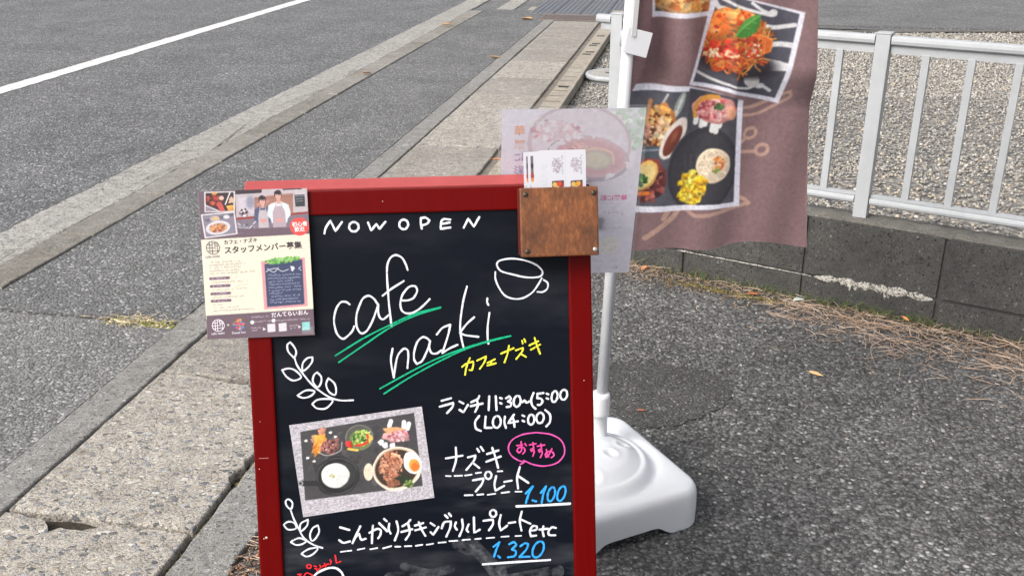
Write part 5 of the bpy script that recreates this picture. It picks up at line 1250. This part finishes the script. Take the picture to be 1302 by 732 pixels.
cv.ell((56.2, 431.5), 38, 52, (120, 56, 52), 18, jit=.1, shade=.25); cv.specks((61.8, 437.0), 30, 42, 90, [(150, 76, 70), (92, 40, 42), (180, 104, 92), (70, 32, 36)], (3, 8)); cv.ell((47.8, 423.3), 24, 40, (222, 176, 92), 34, jit=.05, shade=.15); cv.ell((48.4, 423.3), 19, 33, (236, 208, 140), 34); cv.specks((43.0, 431.5), 11, 14, 26, [(60, 120, 50), (90, 150, 66), (40, 90, 40)], (2.4, 5.5)); cv.line([(31.3, 464.5), (57.7, 461.8)], 9, (222, 120, 44))
# plate with rice and corn
cv.ell((178.8, 409.7), 82, 102, (84, 84, 92), 8); cv.ell((178.8, 409.7), 79, 99, (56, 54, 60), 8); cv.ell((179.0, 412.4), 70, 88, (62, 60, 66), 8)
for k in (0, 14, 27): cv.line([((136.8, 371.9)[0] + k, (136.8, 371.9)[1]), ((139.2, 407.0)[0] + k * .9, (139.2, 407.0)[1])], 2.2, (78, 76, 82), smooth=False)
cv.ell((201.7, 398.8), 38.5, 40, (236, 214, 186), soft=2, jit=.02, shade=.12); cv.specks((201.7, 398.8), 33, 34, 190, [(242, 226, 204), (222, 198, 168), (232, 210, 184)], (1.6, 3), shade=0); cv.specks((212.9, 394.5), 15, 15, 40, [(222, 140, 70), (206, 104, 54), (236, 176, 110)], (1.8, 4.4)); cv.specks((207.8, 409.7), 8, 6, 14, [(120, 140, 70), (150, 160, 90)], (1.6, 3))
cv.specks((156.9, 450.7), 32, 36, 120, [(246, 206, 62), (236, 188, 42), (250, 222, 104), (226, 170, 34)], (4.5, 7.5), asp=(.75, 1), shade=.35)
# bread with ham
for a in ((155.4, 300.3), (168.9, 308.2), (176.5, 305.5), (193.0, 318.7), (201.0, 321.3), (207.7, 308.2)): cv.line([a, (a[0] + 2, a[1] - 16)], 12, (228, 226, 224), smooth=False)
cv.ell((194.6, 271.6), 50, 30, (206, 140, 132), 10, jit=.08, shade=.15); cv.line([(154.3, 284.6), (156.3, 261.3), (174.7, 245.8), (200.3, 245.8)], 12, (216, 152, 66)); cv.specks((197.3, 274.2), 42, 22, 120, [(216, 150, 150), (188, 90, 96), (232, 190, 190), (170, 66, 76), (222, 170, 160)], (2.6, 7)); cv.specks((204.4, 266.4), 10, 7, 24, [(70, 96, 56), (100, 120, 70)], (1.6, 4)); cv.ell((232.8, 279.4), 10, 16, (222, 160, 130), -10, shade=.2)
cv.set_clip(None)
# tilted spaghetti picture on top
q = [(173.9, 18.1), (352.0, 56.8), (331.6, 256.8), (133.1, 215.3)]
cv.poly(q, (234, 232, 244)); q2 = [(185.5, 21.8), (341.7, 60.2), (322.5, 244.9), (141.3, 208.2)]; cv.set_clip(q2); cv.poly(q2, (86, 85, 96))
cv.ell((246.1, 149.3), 70, 110, (76, 75, 86), soft=30)
WH = (226, 224, 224)
for pts, w in (([(271.2, 84.8), (294.7, 88.6), (334.5, 82.9)], 9), ([(290.4, 124.5), (309.6, 122.6), (336.1, 124.5)], 11), ([(278.1, 158.9), (310.1, 166.6), (328.0, 170.5)], 17), ([(271.8, 174.3), (303.3, 177.1), (328.6, 176.3)], 6), ([(194.3, 36.5), (229.9, 51.3), (284.6, 64.3)], 6), ([(246.1, 40.2), (268.5, 55.0), (294.0, 62.4)], 6), ([(175.3, 36.5), (186.1, 53.1), (199.8, 56.8)], 10), ([(141.4, 182.1), (180.2, 203.5), (220.6, 217.2), (260.3, 221.2), (271.4, 213.3)], 6), ([(271.2, 211.4), (291.4, 217.2), (307.3, 227.1)], 7)): cv.line(pts, w, WH)
cv.ell((288.8, 59.4), 9, 8, WH); cv.ell((262.5, 201.6), 15, 21, (222, 220, 216), -40); cv.ell((283.4, 215.3), 10, 7, WH); cv.ell((310.1, 166.6), 16, 9, WH, 10)
cv.ell((223.8, 160.8), 88, 34, (50, 46, 54), 12, soft=12)
cv.ell((218.5, 120.7), 66, 64, (190, 76, 34), 0, jit=.12, shade=.1)
SPG = [(238, 130, 52), (226, 96, 40), (246, 168, 88), (206, 66, 34), (240, 146, 66), (216, 84, 40)]
for k in range(330):
    th, q_ = rng.uniform(0, 6.28), math.sqrt(rng.random()); c0 = np.array((220.7, 124.5)) + np.array([66 * q_ * math.cos(th), 62 * q_ * math.sin(th)]); a = rng.uniform(0, 6.28); L = rng.uniform(16, 36); bnd = rng.uniform(-1.9, 1.9)
    p0 = c0 - L * np.array([math.cos(a), math.sin(a)]) * .5; p2 = c0 + L * np.array([math.cos(a + bnd), math.sin(a + bnd)]) * .5
    col = np.array(SPG[rng.integers(len(SPG))]) * rng.uniform(.8, 1.08); cv.line([tuple(p0), tuple(c0), tuple(p2)], rng.uniform(2.6, 4.2), np.clip(col * .62, 0, 255)); cv.line([tuple(p0 - .6), tuple(c0 - .6), tuple(p2 - .6)], rng.uniform(1.8, 2.8), np.clip(col, 0, 255))
for k in range(9): cv.line([tuple(np.array((257.6, 103.6)) + np.array([(k - 4) * 2, 0])), tuple(np.array((274.0, 115.0)) + np.array([k * 2.4, 0])), tuple(np.array((276.9, 145.5)) + np.array([k * 2, -k]))], 2.4, SPG[k % 6])
cv.specks((195.0, 141.6), 34, 20, 40, [(206, 52, 34), (222, 72, 44), (176, 36, 28)], (3, 9)); cv.ell((184.0, 99.8), 30, 24, (236, 122, 54), 20, jit=.1, shade=.3); cv.ell((180.0, 98.0), 14, 9, (250, 170, 100), 20, soft=5); cv.ell((185.5, 94.2), 7, 4, (214, 56, 34), 20); cv.ell((220.3, 73.6), 40, 20, (232, 120, 54), 10, jit=.12, shade=.3); cv.specks((212.3, 69.8), 40, 14, 26, [(246, 176, 96), (214, 84, 40)], (3, 8))
cv.specks((204.2, 111.2), 30, 30, 36, [(96, 110, 44), (70, 92, 40), (140, 130, 60)], (1, 2.6)); cv.specks((195.6, 149.3), 36, 8, 44, [(250, 222, 190), (244, 204, 160)], (1.6, 4)); cv.specks((256.8, 137.8), 20, 14, 34, [(248, 216, 190), (214, 60, 44)], (1.4, 3.4))
cv.poly([(217.4, 107.4), (222.7, 92.3), (235.7, 73.6), (253.9, 63.1), (265.4, 63.1), (265.1, 81.1), (259.0, 98.0), (244.6, 109.3), (229.3, 111.2)], (86, 152, 66)); cv.poly([(217.4, 107.4), (238.6, 84.8), (264.6, 63.1), (265.1, 81.1), (259.0, 98.0), (244.6, 109.3), (229.3, 111.2)], (66, 128, 52)); cv.line([(217.4, 107.4), (238.6, 84.8), (263.6, 64.6)], 2, (122, 182, 96)); cv.line([(233.3, 90.4), (246.9, 92.3)], 1.4, (104, 166, 80)); cv.line([(245.7, 78.1), (257.4, 80.3)], 1.4, (104, 166, 80))
cv.set_clip(None)
cv.soften(); cv.grain(.03, 5); cv.grain(.035, 1.6); cv.gain = 0.9
def sstep(x): x = np.clip(x, 0, 1); return x * x * (3 - 2 * x)
def flag_fn(X, Y):
    zz = .60 + (FHm - Y) / 1000.0; h = zz - .60; u = X / FWm
    xl = .238 + .034 * h; xr = .682 - .105 * h
    x0 = .25 + X / 1000.0                                             # print space
    x = np.clip(x0, xl, xr)
    fold = x0 - (.474 - .13 * (zz - .95))                             # slanting fold: cloth right of it comes forward
    fade = sstep((zz - .93) / .10)
    y = 2.184 - .042 * sstep(fold / .016) * fade + .013 * np.sin(x0 * 21 + zz * 3.5) * (.45 + .55 * fade) + .005 * np.sin(x0 * 47 - zz * 6) + .012 * np.sin(zz * 7 + x0 * 5) - .02 * sstep(1 - (x0 - xl) / .07) * fade + .004 * np.sin(x0 * 70 + zz * 9) * fade * sstep(1 - fold / .05)
    y = y + .045 * sstep((.05 - np.abs(x0 - xl - .050)) / .045) * fade
    zb = .611 + .006 * np.sin(x0 * 14) - .004 * np.sin(x0 * 31)
    return np.stack([x, y, np.maximum(zz, zb)], -1)
me = cv.mesh('banner_flag', flag_fn)
flag = tag(link('banner_flag', me, M['flag']), 'brown cloth banner with food photographs hanging from the white pole', 'flag')
# cloth above the pictures, out of frame
v, f = [], []; n, m = 46, 40
xs = np.linspace(0, FWm, n); 
base = flag_fn(xs[None].repeat(1, 0), np.zeros((1, n)))[0]
for j in range(m):
    h = (j / (m - 1)) * .78
    for i in range(n): b_ = base[i]; k = 1 - .5 * j / m; v.append((b_[0] + (.02) * h, 2.17 + (b_[1] - 2.17) * k, b_[2] + h))
    if j:
        for i in range(n - 1): q = (j - 1) * n + i; f.append((q, q + 1, q + n + 1, q + n))
me = mesh('upper_cloth', v, f, True); a_ = me.color_attributes.new('Col', 'FLOAT_COLOR', 'POINT'); c3 = lin(np.array([116, 90, 90]) / 255) * .88
a_.data.foreach_set('color', np.tile(np.append(c3, 1).astype(np.float32), len(v))); link('upper_cloth', me, M['flag'], flag)
# plastic holders that tie the cloth to the pole
for zc in (1.085, 1.62):
    px_ = .213 + .034 * (zc - .15)
    cl = link('cloth_holder', bm_mesh('cloth_holder', box_bm(-.016, .036, -.0016, .0016, -.028, .024, .0012)), M['clip'], flag, (px_ + .008, 2.136, zc)); cl.rotation_euler = (RAD(-6), RAD(12), RAD(-14))
    link('holder_ring', tube('holder_ring', [(px_, 2.166, zc - .016), (px_, 2.166, zc + .016)], .0165, 16), M['clip'], flag)
lo_ = link('cloth_loop', bm_mesh('cloth_loop', box_bm(-.006, .006, -.001, .001, -.005, .11, .0008)), M['whiteband'], flag, (.253, 2.132, 1.098)); lo_.rotation_euler = (RAD(-4), RAD(5), RAD(20))

# ------------------------------------------------------------------ litter: straw, grass, moss, leaves
def strands(n, place, length, rad, cols, name, lift=.3, colw=None, bend=.35, up=False):
    V, F, C = [], [], []; cols = np.array(cols)
    for i in range(n):
        x, y, z = place(); L = rng.uniform(*length); a = rng.uniform(0, 6.283)
        d = np.array([math.cos(a), math.sin(a), 0]); e = rng.uniform(0, lift)
        if up: d = d * .45 + np.array([0, 0, 1.0]); d /= np.linalg.norm(d)
        side = np.cross(d, [0, 0, 1.0]); side /= np.linalg.norm(side) + 1e-9; r = rng.uniform(*rad); bn = rng.normal(0, bend); b = len(V); ns = 5
        col = cols[rng.choice(len(cols), p=colw)] * rng.uniform(.75, 1.25)
        for k in range(ns):
            t_ = k / (ns - 1); p_ = np.array([x, y, z]) + d * L * t_ + side * bn * L * t_ * (t_ if up else (1 - t_))
            if up: p_ += np.array([d[0], d[1], -.5]) * L * .5 * t_ ** 2
            else: p_[2] += L * e * (t_ * (1 - t_) * 2 if i % 3 else t_)
            w_ = r * (1 - .75 * t_ if up else (1 - .5 * abs(2 * t_ - 1)))
            V += [p_ - side * w_, p_ + side * w_, p_ + np.array([0, 0, w_ * 1.2])]; C += [col] * 3
            if k:
                q = b + 3 * k
                for s_ in range(3): F.append((q - 3 + s_, q - 3 + (s_ + 1) % 3, q + (s_ + 1) % 3, q + s_))
    return big_mesh(name, np.array(V), np.array(F), np.array(C))
STRAW = [(.42, .30, .22), (.48, .36, .27), (.35, .24, .17), (.52, .41, .32), (.24, .16, .11)]
def straw_place():
    while True:
        a = rng.uniform(-.75, .95); q = rng.random()
        if a < -.35: d, keep = -abs(rng.normal(.03, .06)), .45 if a < -.55 else .12
        elif a < -.05: d, keep = -abs(rng.normal(.05, .045)), .10
        else:
            k = (a + .05); d, keep = -abs(rng.normal(.10 + .10 * k, .07 + .07 * k)), .75
        cl = math.sin(a * 29 + 1.3) * math.sin(d * 55 + a * 13) + .5 * math.sin(a * 71)
        if q < keep and cl > -.25 + .5 * rng.random():
            x, y = W(a, min(d, -.004)); return x, y, .003 + rng.uniform(0, .010)
me = strands(900, straw_place, (.02, .10), (.0007, .0015), STRAW, 'dry_straw', .14)
tag(link('dry_straw', me, M['straw']), 'tangle of dry tan straw swept against the foot of the block wall', 'straw', kind='stuff')
def litter_place():
    while True:
        a = rng.uniform(-.9, 1.4); d = -abs(rng.normal(.08, .22)); x, y = W(a, min(d, -.01))
        return x, y, .003
me = strands(170, litter_place, (.01, .05), (.0006, .0013), STRAW, 'loose_straw', .1)
tag(link('loose_straw', me, M['straw']), 'single dry stalks scattered over the dark driveway', 'straw', kind='stuff')
me = scatter_stones(5200, lambda n: np.array([W(rng.uniform(-.85, 1.3), -abs(rng.normal(.03, .07))) for _ in range(n)]), (.002, .007), [(.14, .09, .05), (.07, .05, .035), (.22, .15, .09), (.05, .05, .05), (.3, .24, .17)], lambda q, s: .003 + 0 * s, .5, False, None, 'wall_foot_debris')
tag(link('wall_foot_debris', me, M['stone']), 'brown crumbs of leaf and soil along the wall foot', 'debris', kind='stuff')
def grass_place():
    while True:
        a = rng.uniform(-.95, 1.5)
        k = .25 + .75 * math.exp(-((a - .12) / .16) ** 2) + .8 * math.exp(-((a - .36) / .1) ** 2) + .6 * math.exp(-((a + .3) / .18) ** 2) + .5 * math.exp(-((a + .75) / .1) ** 2)
        if rng.random() < k * .6:
            x, y = W(a, -abs(rng.normal(.012, .012)) - .004); return x, y, 0.0
me = strands(800, grass_place, (.015, .07), (.0007, .0016), [(.07, .115, .025), (.11, .15, .04), (.17, .17, .06), (.05, .085, .02), (.32, .26, .14)], 'wall_grass', 0, [.3, .25, .2, .15, .1], .3, True)
tag(link('wall_grass', me, M['grass']), 'short green grass sprouting along the foot of the block wall', 'grass', kind='stuff')
def blobs(n, place, size, name, cols):
    return scatter_stones(n, lambda k: np.array([place() for _ in range(k)]), size, cols, lambda q, s: .002 + 0 * s, .45, True, None, name)
MS = [(.14, .10, .02), (.17, .13, .03), (.09, .08, .02), (.11, .10, .03)]
me = blobs(420, lambda: W(rng.choice([-.42, -.30, -.2, -.10], p=[.25, .3, .25, .2]) + rng.normal(0, .05), -.07 - abs(rng.normal(0, .022))), (.003, .008), 'wall_moss', MS)
tag(link('wall_moss', me, M['stone']), 'ochre green moss cushions near the wall foot', 'moss', kind='stuff')
me = blobs(420, lambda: P(rng.uniform(2.80, 2.875), rng.choice([-1.78, -1.88, -1.74]) + rng.normal(0, .035))[:2], (.003, .009), 'seam_moss', [(.16, .17, .03), (.20, .16, .05), (.11, .12, .03), (.45, .38, .24)])
tag(link('seam_moss', me, M['stone']), 'green moss tuft in the seam across the grey sidewalk', 'moss', kind='stuff')
me = blobs(500, lambda: P(rng.uniform(1.2, 2.45), -1.075 + rng.normal(0, .004))[:2], (.002, .006), 'joint_moss', [(.10, .10, .02), (.14, .13, .03), (.06, .05, .03), (.2, .16, .09)])
for v_ in me.vertices: v_.co.z -= .014
tag(link('joint_moss', me, M['stone']), 'moss and dirt packed in the joint between cover slabs and kerb', 'moss', kind='stuff')
me = strands(60, lambda: (*P(rng.uniform(2.81, 2.87), -1.85 + rng.normal(0, .06))[:2], .004), (.02, .07), (.0008, .0016), [(.6, .5, .34), (.5, .4, .26)], 'seam_straw', .15)
tag(link('seam_straw', me, M['straw']), 'tuft of dry grass lying in the sidewalk seam', 'straw', kind='stuff')
me = strands(60, lambda: (*P(rng.uniform(1.52, 1.78), -.90 + rng.normal(0, .022))[:2], .004), (.02, .06), (.0008, .0016), STRAW, 'kerb_straw', .06)
tag(link('kerb_straw', me, M['straw']), 'dry stalks and crumbled leaves beside the red sign post foot', 'straw', kind='stuff')
me = scatter_stones(240, lambda n: np.array([P(rng.uniform(1.5, 1.8), -.905 + rng.normal(0, .02))[:2] for _ in range(n)]), (.002, .008), [(.12, .06, .03), (.25, .13, .07), (.05, .03, .02), (.4, .28, .18)], lambda q, s: .003 + 0 * s, .5, False, None, 'kerb_crumbs')
tag(link('kerb_crumbs', me, M['stone']), 'brown leaf crumbs in the broken kerb edge', 'debris', kind='stuff')

def fallen_leaf(loc, L, col, label, rz=0.0, curl=.25, wr=.42):
    v, f = [], []; n = 11
    for i in range(n):
        u = i / (n - 1); w_ = wr * L * (math.sin(math.pi * min(1, u * 1.02)) ** .8) * (1 - .25 * u) / 2 + .0004
        zc = curl * L * (u - .5) ** 2
        for s_ in (-1, -.5, 0, .5, 1): v.append(((u - .5) * L, s_ * w_, zc + abs(s_) * w_ * .55 + random.uniform(0, .0006)))
        if i:
            for j in range(4): k = (i - 1) * 5 + j; f.append((k, k + 1, k + 6, k + 5))
    me = mesh('fallen_leaf', v, f, True)
    m_ = simple('leaf_tone', col, .7, .3, 150, .4, 300, co='obj')
    o = link('fallen_leaf', me, m_, None, loc); o.rotation_euler = (random.uniform(-.12, .12), random.uniform(-.12, .12), rz)
    sol = o.modifiers.new('thick', 'SOLIDIFY'); sol.thickness = .0006
    stalk = link('stalk', tube('stalk', [(-L * .5, 0, curl * L * .25), (-L * .66, 0, curl * L * .3)], .0006, 5), m_, o)
    return tag(o, label, 'leaf', 'fallen leaves')
fallen_leaf((.92, 2.72, .007), .046, (.62, .40, .19), 'tan pointed dry leaf lying alone on the dark driveway', RAD(-28))
fallen_leaf((*W(-.16, -.075), .009), .045, (.40, .13, .05), 'rust red leaf on the moss beside the wall foot', RAD(10))
fallen_leaf((*W(.0, -.05) , .012), .05, (.42, .47, .42), 'pale grey green leaf on the wall foot straw', RAD(20), .1, .55)
fallen_leaf((*W(-.60, -.05), .012), .045, (.58, .22, .09), 'orange brown leaf on the straw near the banner', RAD(60))
fallen_leaf((*W(.36, -.045), .022), .034, (.60, .24, .08), 'small orange leaf caught in the grass under the lime streak', RAD(-70))
fallen_leaf((.365, 2.50, .006), .022, (.42, .12, .05), 'tiny red leaf at the edge of the round asphalt patch', RAD(0))
fallen_leaf(P(5.11, -1.03, .008), .075, (.52, .22, .09), 'orange leaf on the dirt strip beside the cover slabs', RAD(5))
fallen_leaf(P(10.05, -2.54, .03), .13, (.62, .36, .16), 'pale orange leaf on the inner kerb beside the far road', RAD(10), .15)
fallen_leaf(P(7.35, -2.50, .022), .10, (.45, .26, .13), 'small brown leaf on the inner kerb, midway along it', RAD(40))
fallen_leaf(P(8.3, -1.70, .012), .11, (.52, .33, .18), 'tan leaf at the sidewalk edge by the narrow strip', RAD(-20))
fallen_leaf(P(10.75, -1.85, .012), .20, (.55, .32, .14), 'large yellow brown leaf beside the corner of the drain grating', RAD(-55), .1)
fallen_leaf(P(10.15, -.96, .05), .13, (.45, .10, .06), 'dark red leaf on the slotted kerb near the railing end', RAD(70))
fallen_leaf(P(7.9, -.62, .02), .13, (.42, .18, .08), 'reddish brown leaf on gravel behind the round inspection lid', RAD(15))
